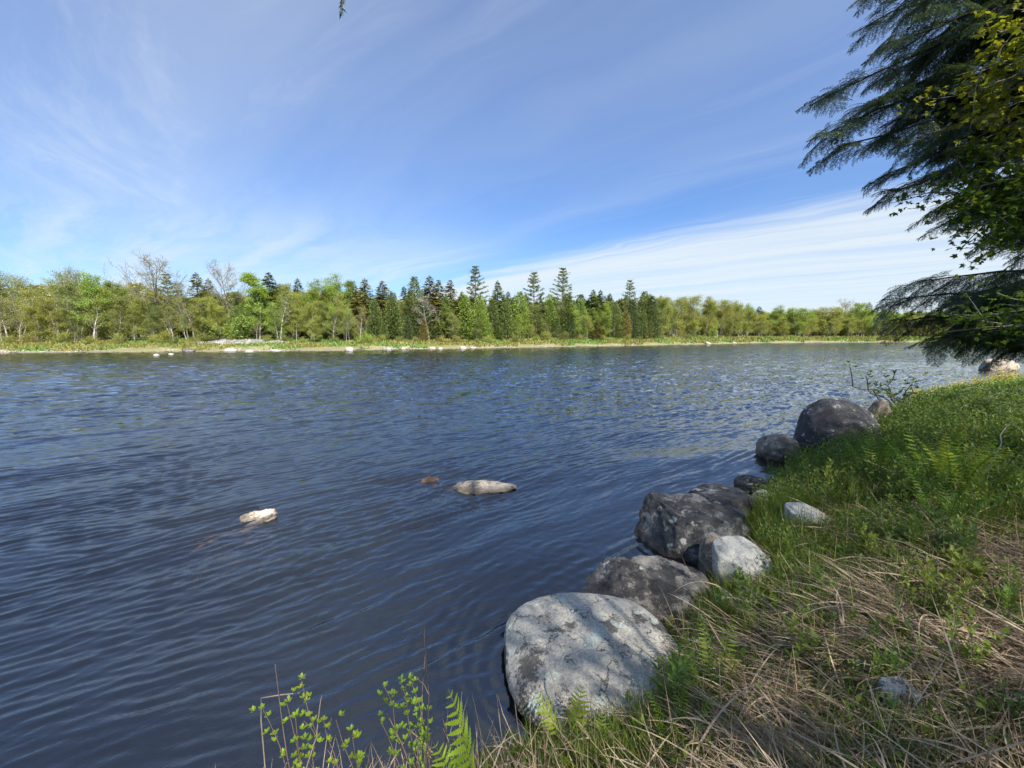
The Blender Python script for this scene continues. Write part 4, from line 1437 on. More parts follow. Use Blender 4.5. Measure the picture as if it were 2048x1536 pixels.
def frond(seed, pairs=15, width=0.22, bare=0.28, bend=0.7, lobes=6, fat=0.30, fiddle=False):
    """frond 1 m tall that leans towards +X"""
    r = np.random.default_rng(seed)
    G = Geo()
    n = 14
    pts = [np.array([0.0, 0, 0])]
    for i in range(n - 1):
        a = 0.10 + bend * (i / (n - 1)) ** 1.6
        pts.append(pts[-1] + np.array([math.sin(a), r.normal() * 0.03, math.cos(a)]) / (n - 1))
    pts = np.array(pts)
    G.tube(pts, np.linspace(0.006, 0.0015, n), 4, (0.9, 0.75, 0.6))
    for i in range(pairs):
        t_ = bare + (0.99 - bare) * (i + 0.3) / pairs
        b, d = at_path(pts, t_)
        d = d / np.linalg.norm(d)
        u = (t_ - bare) / (1 - bare)
        L = width * (math.sin(math.pi * (0.22 + 0.78 * u) ** 0.85) ** 0.75 + 0.05) * r.uniform(0.88, 1.1)
        for s in (-1, 1):
            dd = np.array([0, s, 0]) + d * r.uniform(0.30, 0.55) + np.array([0.12, 0, 0]) + r.normal(size=3) * 0.07
            up = np.cross(d, [0, 1.0, 0])
            up = -up if up[0] > 0 else up
            pinna(G, b, dd, up + r.normal(size=3) * 0.15, L, max(0.012, L * fat), lobes, tints(r, 1, 0.15, 0.08)[0], r.uniform(0.0, 0.3))
    return G


FRONDS = [frond(1, 15, 0.13, 0.30, 0.5, 4, 0.20), frond(2, 14, 0.11, 0.35, 0.8, 4, 0.22), frond(3, 14, 0.13, 0.25, 0.35, 4, 0.2), frond(4, 16, 0.10, 0.3, 1.0, 4, 0.22)]
FRM = [g_.mesh('frond') for g_ in FRONDS]
BIGF = frond(9, 11, 0.15, 0.30, 0.35, 7, 0.32).mesh('frond')
SENS = [frond(11, 10, 0.20, 0.40, 0.8, 4, 0.24).mesh('frond'), frond(12, 9, 0.19, 0.42, 1.0, 4, 0.26).mesh('frond')]
prng = random.Random(21)


def fern(q, height, n, label, meshes, tone=(1, 1, 1), spread=0.35, name='fern'):
    e = link(name, None, loc=q)
    a0 = prng.random() * 6.28
    for i in range(n):
        o = link('frond', meshes[prng.randrange(len(meshes))], FERNLEAF, e)
        az = a0 + i * 6.28 / n + prng.uniform(-0.3, 0.3)
        rad = prng.uniform(0.01, 0.05)
        o.location = (math.cos(az) * rad, math.sin(az) * rad, -0.02)
        o.rotation_euler = (0, prng.uniform(0, spread), az)
        s = height * prng.uniform(0.75, 1.1)
        o.scale = (s, s, s)
        f = prng.uniform(0.8, 1.2)
        o.color = (tone[0] * f, tone[1] * f, tone[2] * f, 1)
    tag(e, label, 'fern', 'ferns on the near bank')
    return e


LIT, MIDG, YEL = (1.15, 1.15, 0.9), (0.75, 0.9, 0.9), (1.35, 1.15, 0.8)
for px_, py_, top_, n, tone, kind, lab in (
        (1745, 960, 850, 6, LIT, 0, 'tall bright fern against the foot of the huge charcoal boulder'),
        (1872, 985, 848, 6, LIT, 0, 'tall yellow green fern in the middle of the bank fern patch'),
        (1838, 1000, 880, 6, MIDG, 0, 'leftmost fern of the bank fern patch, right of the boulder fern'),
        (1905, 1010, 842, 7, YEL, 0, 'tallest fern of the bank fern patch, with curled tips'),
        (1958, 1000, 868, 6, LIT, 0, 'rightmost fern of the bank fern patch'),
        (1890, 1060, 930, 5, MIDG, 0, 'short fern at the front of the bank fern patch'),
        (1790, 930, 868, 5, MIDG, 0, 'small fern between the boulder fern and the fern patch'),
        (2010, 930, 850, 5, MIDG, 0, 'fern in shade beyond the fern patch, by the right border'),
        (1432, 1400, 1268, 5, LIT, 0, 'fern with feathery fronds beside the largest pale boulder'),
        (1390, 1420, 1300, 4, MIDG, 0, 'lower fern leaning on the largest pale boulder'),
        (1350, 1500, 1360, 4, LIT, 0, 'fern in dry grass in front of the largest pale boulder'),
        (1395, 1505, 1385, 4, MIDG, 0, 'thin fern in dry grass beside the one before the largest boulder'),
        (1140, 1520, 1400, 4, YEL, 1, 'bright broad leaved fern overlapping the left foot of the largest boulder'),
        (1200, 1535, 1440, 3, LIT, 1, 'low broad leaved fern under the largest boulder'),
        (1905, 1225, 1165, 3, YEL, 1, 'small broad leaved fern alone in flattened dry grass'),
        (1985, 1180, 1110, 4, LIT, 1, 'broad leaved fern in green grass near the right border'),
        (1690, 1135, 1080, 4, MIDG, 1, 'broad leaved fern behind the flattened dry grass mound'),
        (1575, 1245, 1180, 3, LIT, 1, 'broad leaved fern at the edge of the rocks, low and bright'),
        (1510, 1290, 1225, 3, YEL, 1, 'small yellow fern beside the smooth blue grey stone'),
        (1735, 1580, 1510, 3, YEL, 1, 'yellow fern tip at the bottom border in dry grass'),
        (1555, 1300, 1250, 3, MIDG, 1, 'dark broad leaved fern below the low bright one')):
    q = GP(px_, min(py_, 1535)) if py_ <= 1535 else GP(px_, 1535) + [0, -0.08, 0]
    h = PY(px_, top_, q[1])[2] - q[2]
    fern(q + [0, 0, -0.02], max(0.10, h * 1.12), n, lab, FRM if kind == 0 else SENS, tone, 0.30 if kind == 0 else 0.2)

# the two fern fronds that stand up at the water's edge, right below the viewer
q = np.array([-0.16, 1.62, ground_at(-0.16, 1.62)])
e = link('fern', None, loc=q)
for (a, b, y_), rz in (((887, 1376, 1.68), 2.7), ((861, 1478, 1.60), 2.2), ((985, 1500, 1.66), 0.3)):
    tp = PY(a, b, y_)
    o = link('frond', BIGF, FERNLEAF, e)
    v = tp - q
    s = np.linalg.norm(v)
    o.scale = (s, s, s)
    base_dir = Vector((math.sin(0.26), 0, math.cos(0.26)))
    o.rotation_mode = 'QUATERNION'
    qd = base_dir.rotation_difference(Vector(v / s))
    tw = Matrix.Rotation(rz, 4, Vector(v / s)).to_quaternion()
    o.rotation_quaternion = tw @ qd
    o.color = (1.45, 1.45, 0.8, 1)
tag(e, 'bright fern with two upright fronds standing over the dark water', 'fern', 'ferns on the near bank')


def herb(seed, H=0.4, n=16, L=0.09, Wd=0.022):
    r = np.random.default_rng(seed)
    S, G = Geo(), Geo()
    for s in range(3):
        a = r.random() * 6.28
        path = limb_path(r, (r.normal() * 0.02, r.normal() * 0.02, 0), (0.25 * math.cos(a), 0.25 * math.sin(a), 1), H * r.uniform(0.7, 1.1), 5, 0.2, 0.08)
        S.tube(path, np.linspace(0.003, 0.0015, 5), 4, (0.13, 0.14, 0.05))
        m = n
        tt = (np.arange(m) + 0.5) / m * 0.85 + 0.15
        P = np.array([at_path(path, x)[0] for x in tt])
        az = np.arange(m) * 2.4 + r.random()
        D = np.stack([np.cos(az), np.sin(az), 0.55 + 0.7 * tt + r.normal(size=m) * 0.2], -1)
        G.leaves(P, D, np.stack([-np.cos(az) * 0.3, -np.sin(az) * 0.3, np.ones(m)], -1), L * (1.2 - 0.6 * tt) * r.uniform(0.8, 1.2, m), Wd, tints(r, m, 0.2, 0.1), fold=0.12)
    return S.mesh('herb_stem', True), G.mesh('herb_leaves')


HERBS = [herb(1), herb(2, 0.35, 20, 0.07, 0.03), herb(3, 0.45, 24, 0.11, 0.016), herb(4, 0.3, 14, 0.10, 0.035)]


def herb_at(q, h, k, label, tone):
    e = link('leafy_plant', None, loc=q)
    s = h / (0.4, 0.35, 0.45, 0.3)[k]
    e.scale = (s, s, s)
    e.rotation_euler[2] = prng.random() * 6.28
    link('stem', HERBS[k][0], STEM, e)
    link('leaves', HERBS[k][1], HERB, e).color = (*tone, 1)
    tag(e, label, 'plant', 'leafy plants on the near bank')
    return e


for px_, py_, h, k, tone, lab in (
        (1745, 1385, 0.30, 2, (0.8, 1.0, 0.8), 'dense dark green plant tuft just behind the speckled stone'), (1775, 1372, 0.24, 1, (0.9, 1.1, 0.8), 'lower green plant touching the dense tuft at the speckled stone'),
        (1590, 1215, 0.22, 3, (0.9, 1.1, 0.9), 'glossy broad leaved plant right of the smooth blue grey stone'), (1620, 1205, 0.2, 0, LIT, 'small leafy plant behind the glossy broad leaved one'),
        (1480, 1180, 0.25, 1, MIDG, 'round leaved plant at the foot of the smooth blue grey stone'), (1440, 1215, 0.22, 1, LIT, 'leafy plant before the split dark rock'),
        (1395, 1230, 0.2, 0, YEL, 'yellowish plant where the split dark rock meets grass'), (1530, 1100, 0.2, 0, MIDG, 'leafy plant leaning on the right shoulder of the blue grey stone'),
        (1650, 1100, 0.22, 2, LIT, 'narrow leaved plant in grass in front of the flat pale stone'), (1700, 1010, 0.3, 2, LIT, 'narrow leaved plant right of the flat pale stone'),
        (1860, 1120, 0.3, 2, MIDG, 'narrow leaved plant below the fern patch'), (1930, 1110, 0.35, 0, LIT, 'tall leafy plant below the right side of the fern patch'),
        (2015, 1270, 0.35, 2, MIDG, 'narrow leaved plant by the right border above the dry grass'), (1990, 1240, 0.3, 3, LIT, 'broad leaved plant left of the narrow one at the right border'),
        (1250, 1440, 0.2, 0, YEL, 'budding plant before the dark hollow of the largest boulder'), (1270, 1500, 0.2, 3, LIT, 'broad leaved plant in the grass fringe before the largest boulder'),
        (1060, 1530, 0.18, 2, MIDG, 'narrow plant at the left end of the grass fringe'), (1340, 1270, 0.18, 1, YEL, 'curly young plant on the right shoulder of the largest boulder'),
        (1470, 1440, 0.12, 3, LIT, 'tiny plant sprouting through dry grass right of the feathery fern'), (1850, 1460, 0.14, 0, LIT, 'weed sprouting right beside the speckled stone'),
        (1640, 1330, 0.12, 0, LIT, 'weed sprouting in the middle of the dry grass'), (2000, 1450, 0.25, 2, MIDG, 'grassy plant in front of the stone at the right border'),
        (1540, 955, 0.3, 2, MIDG, 'green plant at the water beside the mossy stone'), (1570, 950, 0.35, 2, LIT, 'taller green plant at the water left of the huge charcoal boulder')):
    herb_at(GP(px_, py_) + [0, 0, -0.01], h, k, lab, tone)


def twig_shrub(name, base, stems, label, tone, leaf=0.020, n=5, cat='shrub', stemc=(0.20, 0.14, 0.10), off=0.55, leafm=HERB):
    """thin stems to given tips, rosettes of small blunt leaves along the outer part of each"""
    r = np.random.default_rng(int(base[0] * 100) % 97 + len(label))
    base = np.asarray(base, float)
    e = link(name, None, loc=base)
    S, G = Geo(), Geo()
    for tip, leafy in stems:
        v = np.asarray(tip, float) - base
        L = np.linalg.norm(v)
        t_ = np.linspace(0, 1, 8)[:, None]
        path = v * t_ + np.array([r.normal(), r.normal(), 0]) * 0.12 * L * t_ * (1 - t_)
        path[1:-1] += r.normal(size=(6, 3)) * 0.008 * L
        S.tube(path, np.linspace(0.0036, 0.0013, 8) * (1 if L < 1.2 else L), 4, stemc)
        if leafy:
            for u in np.linspace(off, 1.0, int(leafy)):
                p_, d_ = at_path(path, u)
                for kk in range(2):
                    p2 = p_ + r.normal(size=3) * leaf * 0.9
                    az = np.arange(n) * 6.28 / n + r.random() * 6
                    D = np.stack([np.cos(az), np.sin(az), r.uniform(0.3, 1.4, n)], -1)
                    G.leaves(np.repeat(p2[None], n, 0), D, np.stack([-np.cos(az), -np.sin(az), np.ones(n)], -1), leaf * r.uniform(0.8, 1.35, n), leaf * 0.62, tints(r, n, 0.2, 0.08), mid=0.62, fold=0.1)
    link('stems', S.mesh('stems', True), STEM, e)
    if G.n:
        link('leaves', G.mesh('leaves'), leafm, e).color = (*tone, 1)
    tag(e, label, cat)
    return e


def B(x, y):
    return np.array([x, y, max(ground_at(x, y), -0.1) - 0.02])


P_ = PY
BR = (1.55, 1.5, 0.75)
twig_shrub('twig_shrub', B(-0.93, 1.55), [(P_(524, 1415, 1.55), 5), (P_(604, 1362, 1.60), 8), (P_(572, 1400, 1.58), 5), (P_(590, 1425, 1.5), 4), (P_(550, 1328, 1.62), 0)],
           'bright budding twig shrub over dark water, leftmost by the bottom border', BR)
twig_shrub('twig_shrub', B(-0.66, 1.52), [(P_(672, 1440, 1.55), 3), (P_(704, 1470, 1.5), 4), (P_(645, 1430, 1.56), 2), (P_(655, 1500, 1.5), 2)],
           'sparse small twig shrub between the two fuller budding ones', BR, off=0.7)
twig_shrub('twig_shrub', B(-0.36, 1.58), [(P_(768, 1372, 1.62), 8), (P_(800, 1360, 1.66), 7), (P_(824, 1368, 1.6), 8), (P_(760, 1440, 1.58), 4), (P_(842, 1425, 1.6), 7), (P_(848, 1250, 1.7), 0)],
           'fuller budding twig shrub left of the upright fern fronds', (1.2, 1.3, 0.75))
for a, b, c, d, lab in ((605, 1560, 641, 1402, 'pale dry stalk leaning right, between the budding shrubs'), (700, 1560, 1150, 0, None), (852, 1540, 846, 1255, 'tall dark bare stalk with a forked tip over the water')):
    if lab:
        q0, q1 = P_(a, b, 1.5), P_(c, d, 1.66)
        g = Geo()
        mid = (q0 + q1) / 2 + [0.02, 0, 0.01]
        g.tube([q0 - [0, 0, 0.15], q0, mid, q1, q1 + [0.008, 0, 0.03]], [0.004, 0.0035, 0.003, 0.002, 0.001], 4, (0.28, 0.22, 0.16) if 'pale' in lab else (0.06, 0.05, 0.045))
        g.tube([mid, mid + [-0.02, 0, 0.05], mid + [-0.05, 0, 0.08]], [0.002, 0.0015, 0.001], 3, (0.2, 0.16, 0.12))
        tag(link('dry_stalk', g.mesh('dry_stalk', True), STEM), lab, 'stalk')
g = Geo()
q0, q1, q2 = P_(522, 1440, 1.62), P_(523, 1396, 1.62), P_(600, 1386, 1.64)
g.tube([q0 - [0, 0, 0.3], q0, q1, (q1 + q2) / 2 + [0, 0, 0.004], q2], [0.003, 0.003, 0.003, 0.0025, 0.0015], 4, (0.33, 0.27, 0.21))
tag(link('dry_stalk', g.mesh('dry_stalk', True), STEM), 'snapped dry stalk bent at a right angle across the leftmost budding shrub', 'stalk')

# bushes at the far end of the near bank, in the sun
SH = PROTO['shrub']


def bush(a, b, w_, h, label, tone, k, name='bush', wide=1.0):
    q = GP(a, b)
    e = link(name, None, loc=q - [0, 0, 0.05])
    s = h / 2.4
    e.scale = (s * wide, s * wide, s)
    e.rotation_euler[2] = prng.random() * 6
    link('stems', SH[k][0], BARK, e)
    link('leaves', SH[k][1], LEAF, e).color = (*tone, 1)
    tag(e, label, 'bush', 'bushes along the top of the near bank')


twig_shrub('twig_shrub', GP(1800, 812) - [0, 0, 0.05], [(P_(1732, 752, 9.2), 7), (P_(1762, 765, 9.3), 9), (P_(1790, 745, 9.4), 6), (P_(1700, 735, 9.3), 2), (P_(1820, 770, 9.5), 9), (P_(1775, 790, 9.1), 7), (P_(1845, 760, 9.6), 8)],
           'open twiggy shrub reaching out over the water behind the huge boulder', (0.6, 0.65, 0.6), leaf=0.075, stemc=(0.16, 0.12, 0.09), off=0.4)
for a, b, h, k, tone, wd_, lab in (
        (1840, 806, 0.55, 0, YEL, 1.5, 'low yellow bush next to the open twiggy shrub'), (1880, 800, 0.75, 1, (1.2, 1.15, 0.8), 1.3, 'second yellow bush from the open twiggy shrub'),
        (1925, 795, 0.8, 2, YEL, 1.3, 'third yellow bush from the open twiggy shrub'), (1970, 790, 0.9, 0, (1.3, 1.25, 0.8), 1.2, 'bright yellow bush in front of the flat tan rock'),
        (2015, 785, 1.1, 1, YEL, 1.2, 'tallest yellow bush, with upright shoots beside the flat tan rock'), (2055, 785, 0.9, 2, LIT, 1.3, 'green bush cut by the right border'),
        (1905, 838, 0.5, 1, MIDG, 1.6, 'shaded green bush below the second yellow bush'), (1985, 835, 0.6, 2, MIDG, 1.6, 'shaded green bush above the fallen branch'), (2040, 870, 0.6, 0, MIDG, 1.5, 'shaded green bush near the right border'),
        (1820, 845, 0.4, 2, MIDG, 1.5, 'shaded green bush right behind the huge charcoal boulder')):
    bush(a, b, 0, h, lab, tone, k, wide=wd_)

# fallen branch and a bent pale stem on the right
g = Geo()
pts = [GP(2075, 812) + [0, 0, 0.42], GP(2000, 815) + [0, 0, 0.36], GP(1930, 838) + [0, 0, 0.30], GP(1890, 845) + [0, 0, 0.2], GP(1872, 872) + [0, 0, 0.02]]
g.tube(pts, [0.055, 0.045, 0.03, 0.022, 0.012], 7, (0.17, 0.16, 0.14))
g.tube([pts[1], pts[1] + [-0.5, 0.2, 0.12], pts[1] + [-0.9, 0.1, 0.05]], [0.02, 0.012, 0.006], 5, (0.17, 0.16, 0.14))
tag(link('fallen_branch', g.mesh('fallen_branch', True), STEM), 'grey fallen branch arching over the green undergrowth at the right', 'branch')
g = Geo()
q = GP(1958, 1000)
pts = [q, PY(1962, 955, q[1]), PY(1990, 915, q[1]), PY(2003, 885, q[1] + 0.1), PY(2000, 870, q[1] + 0.1), PY(2020, 845, q[1] + 0.2)]
g.tube(pts, [0.008, 0.008, 0.007, 0.006, 0.005, 0.003], 5, (0.42, 0.36, 0.27))
tag(link('dry_vine', g.mesh('dry_vine', True), STEM), 'pale dry vine with an S bend behind the fern patch', 'vine')
g = Geo()
q = GP(1560, 1100)
g.tube([q + [-0.12, 0, 0.09], q + [0.0, 0.0, 0.10], q + [0.14, 0.03, 0.06]], [0.012, 0.018, 0.02], 6, (0.03, 0.026, 0.022))
tag(link('dead_stick', g.mesh('dead_stick', True), STEM), 'short black rotten stick poking at the smooth blue grey stone', 'stick')


# ------------------------------------------------------------------ grass
def blades(rng, P, az, L, Wd, el, sag, tint, seg=5, twist=0.6, clear=0.008, follow=True):
    n = len(P)
    s = np.linspace(0, 1, seg + 1)[None]
    L, el, sag = L[:, None], el[:, None], sag[:, None]
    turn = rng.normal(size=(n, 1)) * 0.5
    a = az[:, None] + turn * s ** 1.5
    ca, sa = np.cos(a), np.sin(a)
    r = L * s * np.cos(el)
    z = L * (np.sin(el) * s - sag * s ** 2)
    X = P[:, 0:1] + np.cumsum(np.concatenate([np.zeros((n, 1)), np.diff(r, axis=1) * ca[:, 1:]], 1), 1)
    Y = P[:, 1:2] + np.cumsum(np.concatenate([np.zeros((n, 1)), np.diff(r, axis=1) * sa[:, 1:]], 1), 1)
    Z = P[:, 2:3] + z
    if follow:
        gz = near_h(X, Y)
        Z = np.maximum(Z, np.maximum(gz, -0.05) + clear * (0.3 + rng.random((n, 1)) * 2.2))
    w_ = Wd[:, None] * (1 - s ** 2.2) ** 0.8 * (0.55 + 0.45 * np.minimum(1, s * 5)) / 2 + 0.0004
    tw = rng.normal(size=(n, 1)) * twist
    nx, ny, nz = -sa * np.cos(tw), ca * np.cos(tw), np.sin(tw) * np.ones_like(s)
    A = np.stack([X + nx * w_, Y + ny * w_, Z + nz * w_], -1)
    Bv = np.stack([X - nx * w_, Y - ny * w_, Z - nz * w_], -1)
    V = np.stack([A, Bv], 2).reshape(-1, 3)
    k = (seg + 1) * 2
    j = np.arange(seg)[None] * 2 + np.arange(n)[:, None] * k
    F = np.stack([j, j + 1, j + 3, j + 2], -1).reshape(-1, 4)
    return V, F, np.repeat(tint, k, axis=0)


def scatter(rng, n, x0, x1, y0, y1, mask):
    P = []
    got = 0
    while got < n:
        m = 40000
        y = y0 * (y1 / y0) ** rng.random(m)
        x = x0 + (x1 - x0) * rng.random(m)
        ok = (x < 1.42 * y + 1.3) & (x > -1.3 * y - 0.4)
        x, y = x[ok], y[ok]
        d = -line_dist(x, y, NEAR)
        pr = mask(x, y, d)
        k = (rng.random(len(x)) < pr) & (d > -0.02)
        P.append(np.stack([x[k], y[k]], -1))
        got += k.sum()
    P = np.concatenate(P)[:n]
    return np.column_stack([P, near_h(P[:, 0], P[:, 1])])


def rock_free(x, y):
    ok = np.ones_like(x)
    for cx, cy, cz, dm in ROCKS:
        ok *= ((x - cx) / (dm[0] * (0.62 if dm[0] < 0.3 else 0.46))) ** 2 + ((y - cy) / (dm[1] * (0.85 if dm[0] < 0.3 else 0.46))) ** 2 > 1
    return ok


def green_share(x, y, d):
    n = fbm2(x, y, 0.75, 61, 3)
    g_ = 0.52 + 0.85 * np.clip((y - 2.5) / 1.8, 0, 1) + 0.55 * np.clip((0.9 - d) / 0.5, 0, 1) - 0.2 * np.clip((d - 0.3), 0, 1) * (y < 3)
    return np.clip(g_ + 0.55 * n, 0.02, 1)


GRASS = leaf_mat('green grass', (0.185, 0.250, 0.045), 0.45, use_obj=False)
STRAW, t = new_mat('dry grass')
at = t.node('ShaderNodeAttribute', attribute_name='tint')
c = t.mix(1.0, at.outputs['Color'], (0.52, 0.425, 0.30), 'MULTIPLY')
p = t.node('ShaderNodeBsdfPrincipled')
t.put(p.inputs['Base Color'], c)
p.inputs['Roughness'].default_value = 0.6
tr = t.node('ShaderNodeBsdfTranslucent')
t.put(tr.inputs[0], c)
mx = t.node('ShaderNodeMixShader')
mx.inputs[0].default_value = 0.2
t.l.new(p.outputs[0], mx.inputs[1])
t.l.new(tr.outputs[0], mx.inputs[2])
out(t, mx.outputs[0])

rng = np.random.default_rng(404)
V_, F_, T_, off = [], [], [], 0


def put(res):
    global off
    v, f, t_ = res
    V_.append(v)
    F_.append(f + off)
    T_.append(t_)
    off += len(v)


def finish(name, mat, label, cat):
    global off, V_, F_, T_
    o = link(name, mesh_from(name, np.concatenate(V_), [np.concatenate(F_)], np.concatenate(T_)), mat)
    tag(o, label, cat, kind='stuff')
    V_, F_, T_, off = [], [], [], 0
    return o


# dry: long matted blades lying in swirls
n = 34000
P = scatter(rng, n, -1.5, 10, 1.05, 7.5, lambda x, y, d: rock_free(x, y) * (1 - 0.95 * green_share(x, y, d)) * np.clip(0.1 + d * 2, 0.12, 1))
flow = fbm2(P[:, 0], P[:, 1], 0.9, 71, 3) * 2.2 + 2.9 + 0.4 * rng.normal(size=n)
flow = np.where(rng.random(n) < 0.28, rng.random(n) * 6.28, flow)
bl = rng.random((n, 1))
tint = (0.45 + 0.75 * rng.random((n, 1)) ** 1.3) * (np.array([1, 1, 1.0]) * bl + np.array([0.95, 0.80, 0.66]) * (1 - bl))
tint = np.where(rng.random((n, 1)) < 0.10, tint * [1.35, 1.35, 1.4], tint)
near_f = np.clip(1.25 - 0.05 * P[:, 1], 0.8, 1.25)
put(blades(rng, P + [0, 0, 0.0], flow, rng.uniform(0.14, 0.52, n), rng.uniform(0.0028, 0.0075, n) * near_f, R(1) * rng.uniform(4, 42, n), rng.uniform(0.10, 0.65, n), tint, clear=0.012))
# and thin broken stems standing over it
n = 3200
P = scatter(rng, n, -1.5, 10, 1.05, 7.0, lambda x, y, d: rock_free(x, y) * (1 - 0.5 * green_share(x, y, d)))
put(blades(rng, P, rng.random(n) * 6.28, rng.uniform(0.18, 0.5, n), rng.uniform(0.002, 0.004, n), R(1) * rng.uniform(35, 85, n), rng.uniform(0.0, 0.35, n), (0.5 + 0.8 * rng.random((n, 1))) * np.array([[0.95, 0.85, 0.72]])))
# broad pale strands arching over the mat
n = 420
P = scatter(rng, n, -1.0, 8, 1.1, 5.0, lambda x, y, d: rock_free(x, y) * (1 - 0.8 * green_share(x, y, d)) * (d > 0.3))
put(blades(rng, P, np.where(rng.random(n) < 0.5, 2.7, 0.1) + rng.normal(size=n) * 0.6, rng.uniform(0.35, 0.85, n), rng.uniform(0.007, 0.012, n), R(1) * rng.uniform(12, 50, n), rng.uniform(0.2, 0.7, n), (0.85 + 0.5 * rng.random((n, 1))) * np.array([[1.0, 0.95, 0.9]]), seg=9, clear=0.03))
finish('dry_grass', STRAW, 'tan dry grass lying matted over the near bank', 'dry grass')

# green: tufts
n = 9000
C_ = scatter(rng, n, -1.5, 16, 1.05, 13, lambda x, y, d: rock_free(x, y) * green_share(x, y, d) ** 1.3 * np.clip(1.25 - (y - 5) / 5, 0.25, 1))
k = 13
P = np.repeat(C_, k, 0) + rng.normal(size=(n * k, 3)) * [0.035, 0.035, 0]
P[:, 2] = near_h(P[:, 0], P[:, 1]) - 0.01
hh = np.repeat(rng.uniform(0.13, 0.34, n) * np.clip(0.75 + 0.5 * fbm2(C_[:, 0], C_[:, 1], 0.8, 81, 2), 0.4, 1.5), k) * rng.uniform(0.5, 1.25, n * k)
tn = np.repeat(tints(rng, n, 0.30, 0.16), k, 0) * tints(rng, n * k, 0.2, 0.08)
put(blades(rng, P, rng.random(n * k) * 6.28, hh, rng.uniform(0.0025, 0.0055, n * k), R(1) * rng.uniform(48, 88, n * k), rng.uniform(0.0, 0.45, n * k), tn, follow=False, seg=4))
# fringe of taller blades along the water and before the big boulder
n = 2600
C_ = scatter(rng, n, -0.6, 12, 1.5, 10, lambda x, y, d: rock_free(x, y) * (d < 0.55) * (0.25 + 0.75 * (fbm2(x, y, 1.5, 91, 2) > 0)))
k = 9
P = np.repeat(C_, k, 0) + rng.normal(size=(n * k, 3)) * [0.03, 0.03, 0]
P[:, 2] = near_h(P[:, 0], P[:, 1]) - 0.01
put(blades(rng, P, rng.random(n * k) * 6.28, rng.uniform(0.10, 0.26, n * k) * np.clip(P[:, 1] / 2.8, 0.7, 1.4), rng.uniform(0.003, 0.006, n * k), R(1) * rng.uniform(55, 88, n * k), rng.uniform(0.0, 0.4, n * k), np.repeat(tints(rng, n, 0.25, 0.14), k, 0), follow=False, seg=4))
finish('grass', GRASS, 'fresh green grass growing in tufts between rocks and dry grass', 'grass')

# low leafy undergrowth
UNDER = leaf_mat('undergrowth leaves', (0.15, 0.22, 0.045), 0.45, use_obj=False)
n = 9500
C_ = scatter(rng, n, -0.5, 20, 1.2, 15, lambda x, y, d: rock_free(x, y) * np.clip(0.10 + 0.9 * np.clip((y - 4.5) / 1.8, 0, 1) + 0.2 * fbm2(x, y, 1.1, 95, 3), 0.03, 1) * (fbm2(x, y, 1.6, 96, 2) > -0.25))
k = 15
P = np.repeat(C_, k, 0) + rng.normal(size=(n * k, 3)) * [0.07, 0.07, 0]
hgt = rng.random(n * k) ** 1.1 * np.repeat(rng.uniform(0.06, 0.42, n), k) * np.clip(P[:, 1] / 5, 0.45, 1.3)
P[:, 2] = near_h(P[:, 0], P[:, 1]) + 0.015 + hgt
G = Geo()
G.leaves(P, rand_unit(rng, n * k) + [0, 0, 0.25], rand_unit(rng, n * k) * 0.7 + [0, 0, 0.8], rng.uniform(0.022, 0.055, n * k) * np.clip(P[:, 1] / 6, 0.9, 1.5), rng.uniform(0.016, 0.034, n * k) * np.clip(P[:, 1] / 6, 0.9, 1.5), np.repeat(tints(rng, n, 0.3, 0.16), k, 0) * tints(rng, n * k, 0.2, 0.08), fold=0.1)
tag(link('undergrowth', G.mesh('undergrowth'), UNDER), 'low leafy undergrowth covering the higher part of the near bank', 'undergrowth', kind='stuff')
# taller weeds in clumps all over the higher bank
n = 480
C_ = scatter(rng, n, -0.2, 16, 1.9, 12, lambda x, y, d: rock_free(x, y) * np.clip((y - 1.8) / 2.5, 0.12, 1) * (fbm2(x, y, 0.9, 121, 3) > -0.15) * (d > 0.15))
S, G = Geo(), Geo()
for i in range(n):
    hh = rng.uniform(0.16, 0.5) * (0.7 + 0.5 * min(1, C_[i, 1] / 6))
    tone = tints(rng, 1, 0.25, 0.18)[0]
    Lf, Wf, m = rng.uniform(0.05, 0.12), rng.uniform(0.012, 0.035), int(rng.integers(12, 24))
    for s_ in range(int(rng.integers(2, 5))):
        a = rng.random() * 6.28
        path = limb_path(rng, C_[i] + [rng.normal() * 0.04, rng.normal() * 0.04, -0.02], (0.3 * math.cos(a), 0.3 * math.sin(a), 1), hh * rng.uniform(0.7, 1.2), 5, 0.1, 0.10)
        S.tube(path, np.linspace(0.003, 0.0015, 5), 3, (0.14, 0.15, 0.06))
        tt = (np.arange(m) + 0.5) / m * 0.9 + 0.1
        k_ = tt * 4
        i0 = np.minimum(k_.astype(int), 3)
        P = path[i0] + (path[i0 + 1] - path[i0]) * (k_ - i0)[:, None]
        az = np.arange(m) * 2.4 + rng.random()
        D = np.stack([np.cos(az), np.sin(az), 0.4 + 0.7 * tt + rng.normal(size=m) * 0.25], -1)
        G.leaves(P, D, np.stack([-np.cos(az) * 0.3, -np.sin(az) * 0.3, np.ones(m)], -1), Lf * (1.2 - 0.6 * tt) * rng.uniform(0.7, 1.2, m), Wf, tone * tints(rng, m, 0.15, 0.06), fold=0.12)
wd_ = link('weeds', G.mesh('weeds'), leaf_mat('weed leaves', (0.19, 0.265, 0.05), 0.45, use_obj=False))
tag(wd_, 'mixed leafy weeds standing above the grass of the near bank', 'weeds', kind='stuff')
link('weed_stems', S.mesh('weed_stems', True), STEM, wd_)
